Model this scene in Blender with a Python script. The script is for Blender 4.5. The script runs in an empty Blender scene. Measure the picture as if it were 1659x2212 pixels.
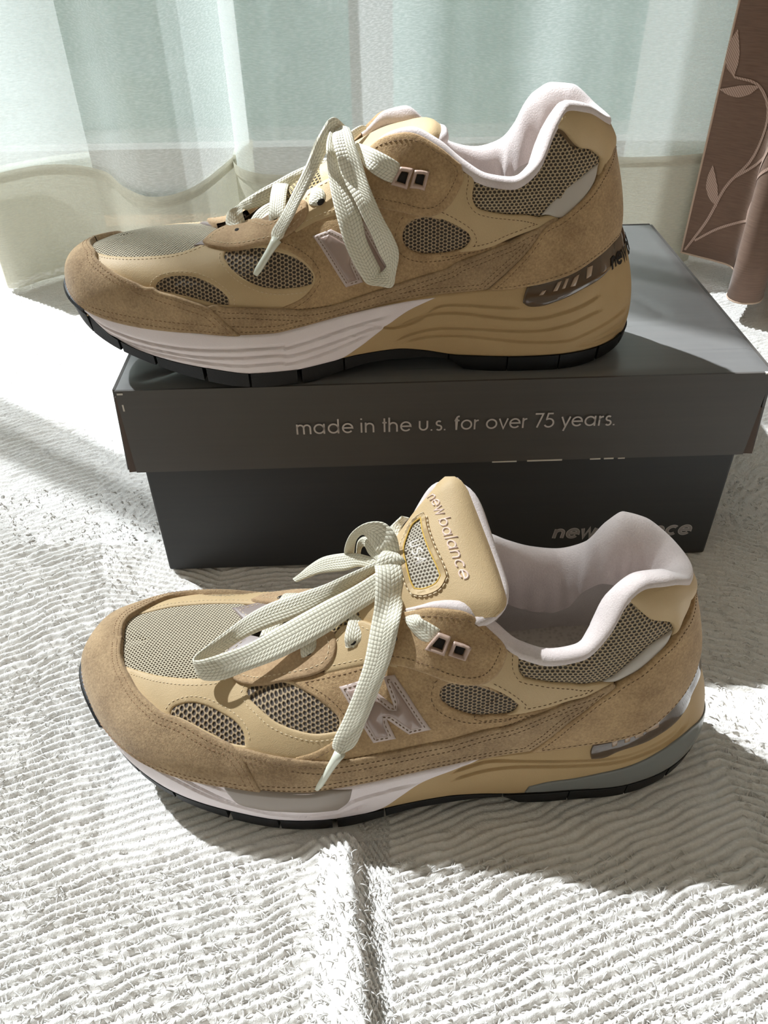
import bpy, math, random
import numpy as np
from mathutils import Vector, Matrix
from mathutils.geometry import delaunay_2d_cdt

SC = bpy.context.scene
COL = SC.collection
random.seed(7); RNG = np.random.default_rng(7)

# ---------------------------------------------------------------- camera
cam_d = bpy.data.cameras.new('camera'); cam = bpy.data.objects.new('camera', cam_d); COL.objects.link(cam)
PITCH, ROLL = 0.6819, -0.01807
_cp, _sp, _cr, _sr = math.cos(PITCH), math.sin(PITCH), math.cos(ROLL), math.sin(ROLL)
_right, _down, _fwd = Vector((1, 0, 0)), Vector((0, -_sp, -_cp)), Vector((0, _cp, -_sp))
_X = _right*_cr-_down*_sr; _Y = -(_right*_sr+_down*_cr); _Z = -_fwd
_M = Matrix((_X, _Y, _Z)).transposed().to_4x4(); _M.translation = (0, 0, .3457)
cam.matrix_world = _M
cam_d.sensor_fit = 'HORIZONTAL'; cam_d.sensor_width = 36; cam_d.lens = 1724.6/1659*36
cam_d.clip_start = .01; cam_d.clip_end = 100
SC.camera = cam

# ---------------------------------------------------------------- world, sun, exposure
wd = bpy.data.worlds.new('sky'); SC.world = wd; wd.use_nodes = True
_nt = wd.node_tree; _bg = _nt.nodes['Background']
_bg.inputs[0].default_value = (.88, .95, 1.0, 1); _bg.inputs[1].default_value = 1.3
SUN_DIR = Vector((.530, -.3655, -.766)).normalized()
sun_d = bpy.data.lights.new('sun', 'SUN'); sun = bpy.data.objects.new('sun', sun_d); COL.objects.link(sun)
sun.rotation_euler = SUN_DIR.to_track_quat('-Z', 'Y').to_euler(); sun.location = (-2, 3, 3)
sun_d.energy = 8.8; sun_d.angle = math.radians(.9); sun_d.color = (.965, .98, 1.05)
vs = SC.view_settings
vs.view_transform = 'Standard'; vs.look = 'None'; vs.gamma = 1; vs.use_curve_mapping = False
vs.exposure = 0.42
SC.cycles.max_bounces = 10; SC.cycles.transparent_max_bounces = 16; SC.cycles.diffuse_bounces = 7

# ---------------------------------------------------------------- materials
def rgb(r, g, b):
    f = lambda c: (c/255/12.92 if c/255 <= .04045 else ((c/255+.055)/1.055)**2.4)
    return (f(r), f(g), f(b), 1)

class NT:
    def __init__(s, name):
        s.m = bpy.data.materials.new(name); s.m.use_nodes = True; s.t = s.m.node_tree
        s.b = s.t.nodes['Principled BSDF']; s.out = s.t.nodes['Material Output']
    def n(s, typ, **kw):
        nd = s.t.nodes.new('ShaderNode'+typ)
        for k, v in kw.items():
            if k.startswith('i_'): 
                key = k[2:]; key = int(key) if key.isdigit() else key.replace('_', ' ')
                if hasattr(v, 'is_linked') or hasattr(v, 'links'): s.t.links.new(v, nd.inputs[key])
                else: nd.inputs[key].default_value = v
            else: setattr(nd, k, v)
        return nd
    def link(s, a, b): s.t.links.new(a, b)
    def math(s, op, a, b=None, c=None):
        nd = s.t.nodes.new('ShaderNodeMath'); nd.operation = op
        for i, v in enumerate((a, b, c)):
            if v is None: continue
            if isinstance(v, (int, float)): nd.inputs[i].default_value = v
            else: s.t.links.new(v, nd.inputs[i])
        return nd.outputs[0]
    def set(s, **kw):
        for k, v in kw.items():
            k = k.replace('_', ' ')
            if hasattr(v, 'links'): s.t.links.new(v, s.b.inputs[k])
            else: s.b.inputs[k].default_value = v
    def ramp(s, fac, stops):
        r = s.n('ValToRGB'); s.link(fac, r.inputs[0]); e = r.color_ramp.elements
        while len(e) < len(stops): e.new(.5)
        for i, (p, c) in enumerate(stops): e[i].position = p; e[i].color = c
        return r.outputs[0]
    def coord(s, which='Object'): return s.n('TexCoord').outputs[which]
    def noise(s, vec, scale, detail=4, rough=.55):
        return s.n('TexNoise', i_Vector=vec, i_Scale=scale, i_Detail=detail, i_Roughness=rough).outputs[0]
    def bump(s, h, strength, dist):
        s.link(s.n('Bump', i_Height=h, i_Strength=strength, i_Distance=dist).outputs[0], s.b.inputs['Normal'])

def mat_plain(name, col, rough=.6, **kw):
    m = NT(name); m.set(Base_Color=col, Roughness=rough, **kw); return m.m

def mat_suede(name, c0, c1):
    m = NT(name); v = m.coord()
    n1 = m.noise(v, 55, 5, .65); n2 = m.noise(v, 900, 3, .6); n3 = m.noise(v, 2600, 2, .6)
    mix = m.math('ADD', m.math('MULTIPLY', n1, .55), m.math('MULTIPLY', n2, .45))
    m.set(Base_Color=m.ramp(mix, [(.36, c0), (.64, c1)]), Roughness=.95, Sheen_Weight=.18, Sheen_Roughness=.5, Specular_IOR_Level=.1)
    m.bump(m.math('ADD', n2, m.math('MULTIPLY', n3, .7)), .6, .00045); return m.m

def mat_leather(name, c0, c1, rough=.55):
    m = NT(name); v = m.coord()
    n1 = m.noise(v, 30, 3); n2 = m.n('TexVoronoi', i_Vector=v, i_Scale=2200.).outputs[0]; n3 = m.noise(v, 500, 3)
    m.set(Base_Color=m.ramp(n1, [(.3, c0), (.7, c1)]), Roughness=rough, Specular_IOR_Level=.3)
    m.bump(m.math('ADD', n2, m.math('MULTIPLY', n3, .8)), .22, .0003); return m.m

def mat_fleece(name, c0, c1):
    m = NT(name); v = m.coord()
    n1 = m.noise(v, 70, 4); n2 = m.noise(v, 1300, 4, .7)
    m.set(Base_Color=m.ramp(m.math('ADD', m.math('MULTIPLY', n1, .5), m.math('MULTIPLY', n2, .5)), [(.3, c0), (.7, c1)]), Roughness=1., Sheen_Weight=.35, Sheen_Roughness=.6, Specular_IOR_Level=.05)
    m.bump(n2, .5, .0007); return m.m

def mat_mesh(name, dark, mid, light, pitch, stretch=1.0, ang=0.0, hole=.35):
    """open knit: three wave sets at 60 degrees leave a hexagonal lattice of holes; UV is in millimetres"""
    m = NT(name); uv = m.coord('UV')
    mp = m.n('Mapping', i_Vector=uv); mp.inputs['Rotation'].default_value = (0, 0, ang); mp.inputs['Scale'].default_value = (1, stretch, 1)
    sx = m.n('SeparateXYZ', i_0=mp.outputs[0]); x, y = sx.outputs[0], sx.outputs[1]
    k = 2*math.pi/pitch; s = None
    for a in (0, math.pi/3, 2*math.pi/3):
        p = m.math('ADD', m.math('MULTIPLY', x, k*math.cos(a)), m.math('MULTIPLY', y, k*math.sin(a)))
        c = m.math('COSINE', p); s = c if s is None else m.math('ADD', s, c)
    h = m.math('DIVIDE', m.math('ADD', s, 1.5), 4.5)           # 1 at hole centres
    th = m.math('MULTIPLY', m.math('SINE', m.math('MULTIPLY', m.math('ADD', x, y), 2*math.pi/.42)), .06)
    nz = m.math('MULTIPLY', m.math('SUBTRACT', m.noise(m.coord(), 900, 2), .5), .25)
    g = m.math('ADD', m.math('ADD', h, th), nz)
    m.set(Base_Color=m.ramp(g, [(.0, light), (hole*.45, light), (hole, mid), (hole+.10, dark)]), Roughness=.7, Sheen_Weight=.1)
    m.bump(m.math('SUBTRACT', 1., g), .9, .0009); return m.m

def mat_lace(name, c0, c1):
    m = NT(name); uv = m.coord('UV'); sx = m.n('SeparateXYZ', i_0=uv); x, y = sx.outputs[0], sx.outputs[1]
    # herringbone of plump stitches: two mirrored diagonal families
    ay = m.math('ABSOLUTE', y)
    row = m.math('MULTIPLY', ay, 1/1.12); cell = m.math('FLOOR', row); fr = m.math('FRACT', row)
    ph = m.math('ADD', m.math('MULTIPLY', x, 1/1.85), m.math('ADD', m.math('MULTIPLY', cell, .5), m.math('MULTIPLY', fr, .55)))
    fx = m.math('FRACT', ph)
    bx = m.math('SINE', m.math('MULTIPLY', fx, math.pi)); by = m.math('SINE', m.math('MULTIPLY', fr, math.pi))
    h = m.math('POWER', m.math('MULTIPLY', bx, by), .45)
    fine = m.math('MULTIPLY', m.math('SINE', m.math('MULTIPLY', m.math('ADD', y, m.math('MULTIPLY', x, .35)), 2*math.pi/.3)), .05)
    g = m.math('ADD', h, fine)
    m.set(Base_Color=m.ramp(g, [(.15, c0), (.6, c1)]), Roughness=.55, Sheen_Weight=.2)
    m.bump(g, .6, .0006); return m.m

M = {}
M['suede'] = mat_suede('suede', rgb(148, 120, 88), rgb(194, 164, 124))
M['suede_toe'] = mat_suede('suede_toe', rgb(138, 114, 87), rgb(184, 157, 122))
M['suede_light'] = mat_suede('suede_light', rgb(158, 130, 100), rgb(192, 163, 128))
M['leather'] = mat_leather('smooth_leather', rgb(186, 161, 122), rgb(197, 171, 132))
M['leather_edge'] = mat_plain('leather_edge', rgb(205, 170, 90), .8)
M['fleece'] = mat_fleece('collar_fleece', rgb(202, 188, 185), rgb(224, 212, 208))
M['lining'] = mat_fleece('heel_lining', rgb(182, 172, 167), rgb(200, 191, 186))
M['shell'] = mat_plain('inner_shell', rgb(120, 98, 72), .9)
M['mesh_toe'] = mat_mesh('toe_mesh', rgb(100, 86, 66), rgb(170, 154, 127), rgb(214, 202, 176), 1.4, 1.35, .3, .40)
M['mesh_side'] = mat_mesh('side_mesh', rgb(58, 46, 36), rgb(150, 126, 98), rgb(190, 168, 136), 1.85, 1.2, .0, .19)
M['mesh_collar'] = mat_mesh('collar_mesh', rgb(66, 54, 40), rgb(150, 128, 98), rgb(196, 176, 142), 1.8, 1.25, .5, .24)
M['mesh_tongue'] = mat_mesh('tongue_mesh', rgb(60, 48, 30), rgb(150, 128, 88), rgb(200, 178, 128), 2.0, 1.2, .2, .36)
M['mid_tan'] = mat_leather('midsole_tan_foam', rgb(178, 150, 108), rgb(186, 158, 116), .62)
M['mid_white'] = mat_leather('midsole_white_foam', rgb(232, 220, 222), rgb(240, 230, 231), .6)
M['pod'] = mat_plain('grey_gel_pod', rgb(150, 138, 128), .35)
M['cushion'] = mat_plain('clear_grey_heel_cushion', rgb(134, 136, 132), .22, Transmission_Weight=.25)
M['rubber'] = mat_leather('black_rubber', rgb(16, 17, 19), rgb(23, 24, 26), .5)
M['plate'] = mat_plain('clear_brown_heel_plate', rgb(92, 72, 54), .1, Transmission_Weight=.25, Coat_Weight=.7)
M['ring'] = mat_plain('pinkish_plastic', rgb(184, 158, 144), .32)
M['n_base'] = mat_plain('logo_base', rgb(186, 168, 160), .42)
M['n_top'] = mat_plain('logo_gloss', rgb(156, 134, 124), .22, Coat_Weight=.3)
M['strip'] = mat_plain('grey_reflective_strip', rgb(186, 178, 168), .38)
M['throat'] = mat_plain('throat_film', rgb(138, 124, 118), .4)
M['lace'] = mat_lace('cream_lace', rgb(190, 184, 162), rgb(230, 225, 206))
M['tip'] = mat_plain('lace_tip', rgb(222, 224, 208), .35)
M['thread'] = mat_plain('cream_thread', rgb(218, 200, 168), .7)
M['thread_dark'] = mat_plain('brown_thread', rgb(112, 86, 62), .8)
M['thread_pink'] = mat_plain('rose_embroidery', rgb(226, 200, 186), .5, Sheen_Weight=.3)
M['thread_white'] = mat_plain('white_embroidery', rgb(214, 206, 198), .5)
M['thread_mid'] = mat_plain('tan_thread', rgb(150, 118, 88), .8)
M['rib'] = mat_plain('clear_rib', rgb(170, 146, 124), .15, Coat_Weight=.5)
M['dark'] = mat_plain('dark_hole', rgb(30, 24, 20), .9)
M['gold'] = mat_plain('yellow_foam_edge', rgb(206, 168, 78), .8)

def mat_insole():
    m = NT('insole_textile'); v = m.coord()
    br = m.n('TexVoronoi', i_Vector=v, i_Scale=520.).outputs[0]
    m.set(Base_Color=m.ramp(br, [(.0, rgb(182, 173, 160)), (.6, rgb(208, 200, 188))]), Roughness=.9); m.bump(br, .5, .0005); return m.m
M['insole'] = mat_insole()

# ---------------------------------------------------------------- object helpers
def obj(name, V, Fc, mat, parent=None, uv=None, smooth=True, kind=None):
    me = bpy.data.meshes.new(name)
    V = np.asarray(V, float)
    me.from_pydata(V.tolist(), [], [tuple(map(int, f)) for f in Fc])
    if smooth: me.polygons.foreach_set('use_smooth', [True]*len(me.polygons))
    if uv is not None:
        li = np.empty(len(me.loops), int); me.loops.foreach_get('vertex_index', li)
        me.uv_layers.new(name='UVMap').data.foreach_set('uv', np.asarray(uv, float)[li].ravel())
    me.materials.append(M[mat] if isinstance(mat, str) else mat)
    me.update()
    o = bpy.data.objects.new(name, me); COL.objects.link(o)
    if parent is not None: o.parent = parent
    if kind: o['kind'] = kind
    return o
def thing(name, label, cat, loc=(0, 0, 0), rz=0, group=None):
    o = bpy.data.objects.new(name, None); COL.objects.link(o); o.empty_display_size = .02
    o.location = loc; o.rotation_euler = (0, 0, rz); o['label'] = label; o['category'] = cat
    if group: o['group'] = group
    return o
def tag(o, label, cat, group=None):
    o['label'] = label; o['category'] = cat
    if group: o['group'] = group
    return o
def grid_faces(nu, nv, wrap=False):
    f = []
    for i in range(nu if wrap else nu-1):
        a = i*nv; b = ((i+1) % nu)*nv
        for j in range(nv-1): f.append((a+j, b+j, b+j+1, a+j+1))
    return f
class Bag:
    """collects pieces into one mesh"""
    def __init__(s): s.V = []; s.F = []; s.n = 0
    def add(s, V, F):
        s.V.append(np.asarray(V, float)); s.F += [tuple(i+s.n for i in f) for f in F]; s.n += len(V)
    def build(s, name, mat, parent=None, **kw):
        if not s.n: return None
        return obj(name, np.concatenate(s.V), s.F, mat, parent, **kw)
def box_vf(x0, x1, y0, y1, z0, z1):
    V = [(x, y, z) for z in (z0, z1) for y in (y0, y1) for x in (x0, x1)]
    return V, [(0, 2, 3, 1), (4, 5, 7, 6), (0, 1, 5, 4), (2, 6, 7, 3), (0, 4, 6, 2), (1, 3, 7, 5)]
def catmull(P, n):
    P = np.asarray(P, float)
    d = np.concatenate([[0], np.cumsum(np.linalg.norm(np.diff(P, axis=0), axis=1))])
    E = np.concatenate([[2*P[0]-P[1]], P, [2*P[-1]-P[-2]]])
    out = []
    for s in np.linspace(0, d[-1], n):
        i = int(np.clip(np.searchsorted(d, s, 'right')-1, 0, len(P)-2)); u = (s-d[i])/max(d[i+1]-d[i], 1e-9)
        a, b, c, e = E[i:i+4]
        out.append(.5*((2*b)+(c-a)*u+(2*a-5*b+4*c-e)*u*u+(3*b-a-3*c+e)*u**3))
    return np.array(out)
# ---------------------------------------------------------------- shoe form (all in millimetres, x from toe to heel)
def periodic_spline(P, k):
    P = np.asarray(P, float); m = len(P); out = []
    for i in range(m):
        p0, p1, p2, p3 = P[i-1], P[i], P[(i+1) % m], P[(i+2) % m]
        d = lambda a, b: max(np.linalg.norm(b-a)**.5, 1e-6)
        t1 = d(p0, p1); t2 = t1+d(p1, p2); t3 = t2+d(p2, p3)
        t = (t1+(t2-t1)*np.arange(k)/k)[:, None]
        A1 = (t1-t)/t1*p0+t/t1*p1
        A2 = (t2-t)/(t2-t1)*p1+(t-t1)/(t2-t1)*p2
        A3 = (t3-t)/(t3-t2)*p2+(t-t2)/(t3-t2)*p3
        B1 = (t2-t)/t2*A1+t/t2*A2
        B2 = (t3-t)/(t3-t1)*A2+(t-t1)/(t3-t1)*A3
        out.append((t2-t)/(t2-t1)*B1+(t-t1)/(t2-t1)*B2)
    return np.concatenate(out)

TIP = 12.0
LATERAL = [(6.5,0),(13,11),(21.5,22),(34,33),(52,42.5),(80,49.5),(112,52.5),(140,50.5),(170,46),(200,42),(235,39.5),(265,37.5),(289,29),(304,16)]
MEDIAL = [(6,24.5),(14,37),(28,45.5),(50,51),(75,54),(98,54),(125,49.5),(155,42),(185,36.5),(215,36),(245,37),(269,35.5),(290,28),(304,16)]
# heights along the length: feather line (upper meets midsole), midsole bottom, outsole bottom
Z_FEATHER = [(0,48),(8,45),(20,40),(38,36.5),(55,34),(80,31.5),(100,29.8),(116,29.4),(128,31),(152,35.3),(175,39.6),(196,43),(223,46),(242,48.4),(252,50.5),(266,55),(280,60.5),(295,65),(309,67)]
Z_MID = [(0,43),(8,41),(20,37),(25,32),(31,27),(40,22.3),(51,18.3),(67,14.2),(82,11.5),(104,8.2),(122,8),(146,10.5),(159,12.2),(179,13.3),(191,12.0),(212,8.8),(240,8.2),(277,9),(292,10),(309,13)]
Z_OUT = [(0,40),(10,33.5),(20,26.5),(34,19.5),(54,12),(78,4.8),(96,1.2),(110,0),(130,0.2),(150,4.5),(165,7.5),(190,8.2),(206,7),(214,1.2),(230,0),(270,.4),(290,2.5),(300,5),(309,9)]
# top line of the upper: (station x, top x, |y|, z, lean1 out, rise1, out2, z2)
# rows: station x, (top x, |y|, z) medial, (top x, |y|, z) lateral, out1, rise1, out2, z2
TOPLINE = [
 (309, 278,  0, 117,    278,  0, 117,    1, 18,  6, -22),
 (300, 274, 11,119.5,   274, 11,119.5,   1, 18,  6, -22),
 (289, 264, 18, 125.5,  264, 18, 126.5,  1, 20,  6, -24),
 (270, 255, 20.5,127,   254, 20, 127,  1, 22,  7, -26),
 (257, 249, 23.5,119,   246, 23, 122,    1, 20,  5, -22),
 (246, 243, 27.5,104,   240, 27.5,109,   1, 18,  4, -18),
 (233, 232, 30.5,97,    231, 30.5,98,    1, 16,  5, -15),
 (220, 220.5,30.5,98.5, 219, 30.5,95,    1, 16,  6, -15),
 (207, 208.5,28.5,104.5,206, 28.5,98,    1, 17,  8, -16),
 (194, 197, 25.5,112.5, 194, 25.5,108,   1, 18,  9, -18),
 (182, 184, 22.5,117.5, 182, 22.5,117,   1, 19, 11, -18),
 (171, 173, 20.5,115,   172, 20.5,116,   1, 20, 12, -16),
 (160, 164, 18.5,107.5, 163, 16,109.5,   1, 20, 14, -13),
 (148, 151, 16.5,98,    151, 11.5,101.5,    1, 20, 15, -11),
 (134, 136, 15.5,89.5,  136, 8.5,92,  1, 20, 17, -9),
 (119, 121, 14.5,82,    121, 7.5,84,    1, 21, 20, -7),
 (106, 108, 13, 75.5,   108, 7, 77,   1, 22, 24, -5),
 (96,  99,  8.5,71,     99,  5.5,71.5,     1, 23, 28, -2),
 (86,  93,  3, 69.2,    93,  3, 69.2,    1, 23, 31, -.6),
 (76,  84,  0, 67.8,    84,  0, 67.8,    1, 23, 33, -.4),
 (60,  70,  0, 67.0,    70,  0, 67.0,    1, 23, 33, -.2),
 (42,  57,  0, 66.6,    57,  0, 66.6,    1, 21, 32, 0),
 (24,  48,  0, 66.4,    48,  0, 66.4,    1, 16, 28, 0),
 (10,  42,  0, 66.2,    42,  0, 66.2,    1, 11, 25, 0),
]
NSTEP = 16

class Form:
    """the last of one shoe: closed outline heel -> near side -> toe -> far side, t in [0,2)"""
    def __init__(self, near, far):
        self.near_is_med = near is MEDIAL
        ty = -TIP if self.near_is_med else TIP
        pts = [(309., 0.)]+[(x, -y) for x, y in near[::-1]]+[(3., ty)]+[(x, y) for x, y in far]
        pts = np.array(pts)
        n = len(near)+1                      # index of toe point
        ol = periodic_spline(pts, 24)
        seg = np.linalg.norm(np.roll(ol, -1, 0)-ol, axis=1)
        s = np.concatenate([[0], np.cumsum(seg)])
        st = s[n*24]; L = s[-1]
        t = np.where(s <= st, s/st, 1+(s-st)/(L-st))
        self.Ln, self.Lf = st, L-st
        self.tt, self.ox = t, np.concatenate([ol, ol[:1]])
        self.N = 1200
        g = np.arange(self.N)/self.N*2
        self.O = np.stack([np.interp(g, t, self.ox[:, i]) for i in (0, 1)], 1)
        T = np.roll(self.O, -1, 0)-np.roll(self.O, 1, 0)
        # smooth tangent
        for _ in range(6): T = (np.roll(T, 1, 0)+T*2+np.roll(T, -1, 0))/4
        T /= np.linalg.norm(T, axis=1)[:, None]
        self.T2 = T
        self.N2 = np.stack([T[:, 1]*-1, T[:, 0]], 1)         # rotate +90
        # outward check: at heel point outward is +x
        if self.N2[0, 0] < 0: self.N2 = -self.N2
        # top line keys (near then far mirrored)
        keys = []
        def tx(side_t0, side_t1, x):
            m = (g >= side_t0) & (g <= side_t1); gx = g[m]; xs = self.O[m, 0]
            o = np.argsort(xs); return float(np.interp(x, xs[o], gx[o]))
        rows = []
        cn, cf = (1, 4) if self.near_is_med else (4, 1)
        sh = lambda x: (-1 if self.near_is_med else 1)*8.0*np.clip((128-x)/40, 0, 1)
        def prof(r, med):                     # the big-toe side is taller and fuller than the little-toe side
            k = np.clip((120-r[0])/40, 0, 1)
            return (r[7], r[8]+k*(6 if med else -6), r[9]+k*(4 if med else -4), r[10])
        for r in TOPLINE:
            t0 = 0.0 if r[0] == 309 else tx(0, 1, r[0])
            rows.append((t0, r[cn], -r[cn+1]+sh(r[0]), r[cn+2])+prof(r, cn == 1))
        rows.append((1.0, 40, sh(0), 65.1, 1, 10, 23, 0))
        for r in TOPLINE[::-1]:
            if r[0] == 309: continue
            rows.append((tx(1, 2, r[0]), r[cf], r[cf+1]+sh(r[0]), r[cf+2])+prof(r, cf == 1))
        rows = np.array(rows)
        ext = np.concatenate([rows[-3:]-np.array([2]+[0]*7), rows, rows[:3]+np.array([2]+[0]*7)])
        self.K = np.stack([self._cubic(ext[:, 0], ext[:, i], g) for i in range(1, 8)], 1)
        # smooth a little along t
        for _ in range(3): self.K = (np.roll(self.K, 1, 0)+2*self.K+np.roll(self.K, -1, 0))/4
        x = self.O[:, 0]
        self.zf, self.zm, self.zo = [self._prof(z, x) for z in (Z_FEATHER, Z_MID, Z_OUT)]
        lat = (g < 1) != self.near_is_med
        dz = -3.2*np.clip((x-130)/50, 0, 1)*np.clip((300-x)/30, 0, 1)*lat
        self.zf = self.zf+dz
    @staticmethod
    def _prof(tab, x):
        tab = np.array(tab, float)
        return Form._cubic(tab[:, 0], tab[:, 1], x)
    @staticmethod
    def _cubic(xk, yk, x):                                    # monotone cubic (Fritsch-Carlson)
        h = np.diff(xk); d = np.diff(yk)/h
        m = np.zeros(len(xk)); m[0], m[-1] = d[0], d[-1]
        for i in range(1, len(xk)-1):
            if d[i-1]*d[i] <= 0: m[i] = 0
            else:
                w1, w2 = 2*h[i]+h[i-1], h[i]+2*h[i-1]
                m[i] = (w1+w2)/(w1/d[i-1]+w2/d[i])
        i = np.clip(np.searchsorted(xk, x)-1, 0, len(h)-1)
        u = (x-xk[i])/h[i]
        return ((1+2*u)*(1-u)**2*yk[i]+u*(1-u)**2*h[i]*m[i]+u*u*(3-2*u)*yk[i+1]+u*u*(u-1)*h[i]*m[i+1])
    def _at(self, arr, t):
        f = (np.asarray(t, float) % 2.0)/2*self.N
        i = np.floor(f).astype(int) % self.N; u = f-np.floor(f)
        a, b = arr[i], arr[(i+1) % self.N]
        if arr.ndim == 2: u = u[..., None]
        return a*(1-u)+b*u
    def upper(self, t, w):
        """point on the outer skin of the upper; w 0 at the feather line, 1 at the top line"""
        t = np.asarray(t, float); w = np.asarray(w, float)[..., None]
        O = self._at(self.O, t); n = self._at(self.N2, t); K = self._at(self.K, t)
        zf = self._at(self.zf, t)
        x = O[..., 0]
        inset = 3.0+1.0*np.clip((16-x)/14, 0, 1)+1.6*np.clip((x-40)/40, 0, 1)+14.5*np.clip((x-262)/47, 0, 1)**1.3
        B = np.concatenate([O-n*inset[..., None], (zf-1.0)[..., None]], -1)
        Tp = K[..., 0:3]
        v = O-Tp[..., :2]; nn = v/np.maximum(np.linalg.norm(v, axis=-1), 1e-6)[..., None]
        blend = np.clip((110-x)/40, 0, 1)[..., None]
        o2 = n*(1-blend)+nn*blend
        P1 = B+np.concatenate([n*K[..., 3:4], K[..., 4:5]], -1)
        P2 = Tp+np.concatenate([o2*K[..., 5:6], K[..., 6:7]], -1)
        return (1-w)**3*B+3*w*(1-w)**2*P1+3*w*w*(1-w)*P2+w**3*Tp
    def midsole(self, t, w):
        """outer wall of the midsole; w 0 at its bottom, 1 at the feather line"""
        t = np.asarray(t, float); w = np.asarray(w, float)
        O = self._at(self.O, t); n = self._at(self.N2, t)
        zf = self._at(self.zf, t); zm = self._at(self.zm, t)
        x = O[..., 0]
        heel = np.clip((x-225)/70, 0, 1)
        ins = 2.2*(w**2.2)+14.5*heel**2*w**1.6+2.4*(1-w)**2.5*(1+.8*heel)-.6
        # lip curling over at the very top
        ins = ins+2.6*np.clip((w-.95)/.05, 0, 1)**2
        P = O-n*ins[..., None]
        return np.concatenate([P, (zm+(zf-zm)*w+.6)[..., None]], -1)
    def normal(self, fn, t, w):
        e, f = 2e-3, 6e-3
        w0 = np.clip(np.asarray(w)-f, 0, 1); w1 = np.clip(np.asarray(w)+f, 0, 1)
        a = fn(t+e, w)-fn(t-e, w); b = fn(t, w1)-fn(t, w0)
        n = np.cross(b, a)
        l = np.linalg.norm(n, axis=-1); n = n/np.maximum(l, 1e-9)[..., None]
        O = self._at(self.N2, t)
        s = np.sign((n[..., :2]*O).sum(-1)+n[..., 2]*.6); s[s == 0] = 1
        return n*s[..., None]
# ---------------------------------------------------------------- a small geometric stroke alphabet (x-height 1)
def _arc(cx, cy, r, a0, a1, n=18, ry=None):
    a = np.radians(np.linspace(a0, a1, n)); return np.stack([cx+r*np.cos(a), cy+(ry or r)*np.sin(a)], 1)
def _l(*p): return np.array(p, float)
_R = .43
def _join(*a): return np.concatenate(a)
GLYPH = {
 'a': ([_arc(.5, .5, _R, 0, 360, 28), _l((.93, 0), (.93, 1))], 1.18),
 'b': ([_arc(.5, .5, _R, 0, 360, 28), _l((.07, 0), (.07, 1.42))], 1.12),
 'c': ([_arc(.5, .5, _R, 48, 312, 24)], .98),
 'd': ([_arc(.5, .5, _R, 0, 360, 28), _l((.93, 0), (.93, 1.42))], 1.18),
 'e': ([_join(_l((.08, .52), (.92, .52)), _arc(.5, .5, _R, 2, 320, 26))], 1.08),
 'f': ([_join(_l((.2, 0), (.2, 1.12)), _arc(.42, 1.12, .22, 180, 80, 8)), _l((.02, .93), (.45, .93))], .52),
 'h': ([_l((.07, 0), (.07, 1.42)), _join(_arc(.41, .56, .34, 180, 0, 14), _l((.75, 0),))], .96),
 'i': ([_l((.07, 0), (.07, 1)), _l((.07, 1.28), (.07, 1.42))], .3),
 'l': ([_l((.07, 0), (.07, 1.42))], .3),
 'm': ([_l((.07, 0), (.07, 1)), _join(_arc(.36, .62, .29, 180, 0, 12), _l((.65, 0),)), _join(_arc(.94, .62, .29, 180, 0, 12), _l((1.23, 0),))], 1.44),
 'n': ([_l((.07, 0), (.07, 1)), _join(_arc(.41, .56, .34, 180, 0, 14), _l((.75, 0),))], .96),
 'o': ([_arc(.5, .5, _R, 0, 360, 28)], 1.08),
 'r': ([_l((.07, 0), (.07, 1)), _arc(.37, .6, .3, 180, 82, 8)], .5),
 's': ([_join(_arc(.3, .72, .21, 40, 255, 12), _arc(.31, .27, .23, 75, -145, 12))], .66),
 't': ([_l((.2, 0), (.2, 1.36)), _l((.02, .93), (.4, .93))], .48),
 'u': ([_join(_l((.07, 1),), _arc(.41, .44, .34, 180, 360, 14), _l((.75, 1),))], .96),
 'v': ([_l((.03, 1), (.4, 0), (.77, 1))], .84),
 'w': ([_l((.03, 1), (.32, 0), (.6, .95), (.88, 0), (1.17, 1))], 1.24),
 'y': ([_l((.03, 1), (.4, .05)), _l((.77, 1), (.24, -.42))], .84),
 '7': ([_l((.05, 1.36), (.74, 1.36), (.26, 0))], .84),
 '5': ([_join(_l((.72, 1.36), (.28, 1.36), (.17, .82)), _arc(.38, .44, .41, 120, -150, 18))], .92),
 '.': ([_l((.09, 0), (.09, .13))], .36),
 ' ': ([], .42),
 'U': ([_join(_l((.07, 1.4),), _arc(.45, .42, .38, 180, 360, 14), _l((.83, 1.4),))], 1.05),
 'S': ([_join(_arc(.42, 1.02, .32, 40, 255, 12), _arc(.43, .37, .35, 75, -145, 12))], .95),
 'A': ([_l((0, 0), (.45, 1.4), (.9, 0)), _l((.16, .5), (.74, .5))], 1.05),
}
def text_strokes(txt, track=.06, slant=0.0):
    out = []; x = 0
    for ch in txt:
        st, adv = GLYPH[ch]
        for s in st:
            q = s.copy(); q[:, 0] += x+q[:, 1]*slant; out.append(q)
        x += adv+track
    return out, x
def strip(P, hw):
    """flat ribbon of half width hw about a 2D polyline: left and right rails"""
    P = np.asarray(P, float); d = np.diff(P, axis=0); d /= np.maximum(np.linalg.norm(d, axis=1), 1e-9)[:, None]
    n = np.stack([-d[:, 1], d[:, 0]], 1)
    m = np.concatenate([n[:1], n[:-1]+n[1:], n[-1:]]); L = np.linalg.norm(m, axis=1); m /= np.maximum(L, 1e-6)[:, None]
    k = np.ones(len(P)); k[1:-1] = 1/np.clip(np.abs((m[1:-1]*n[1:]).sum(1)), .55, 1)
    return P+m*(hw*k)[:, None], P-m*(hw*k)[:, None]
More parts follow.
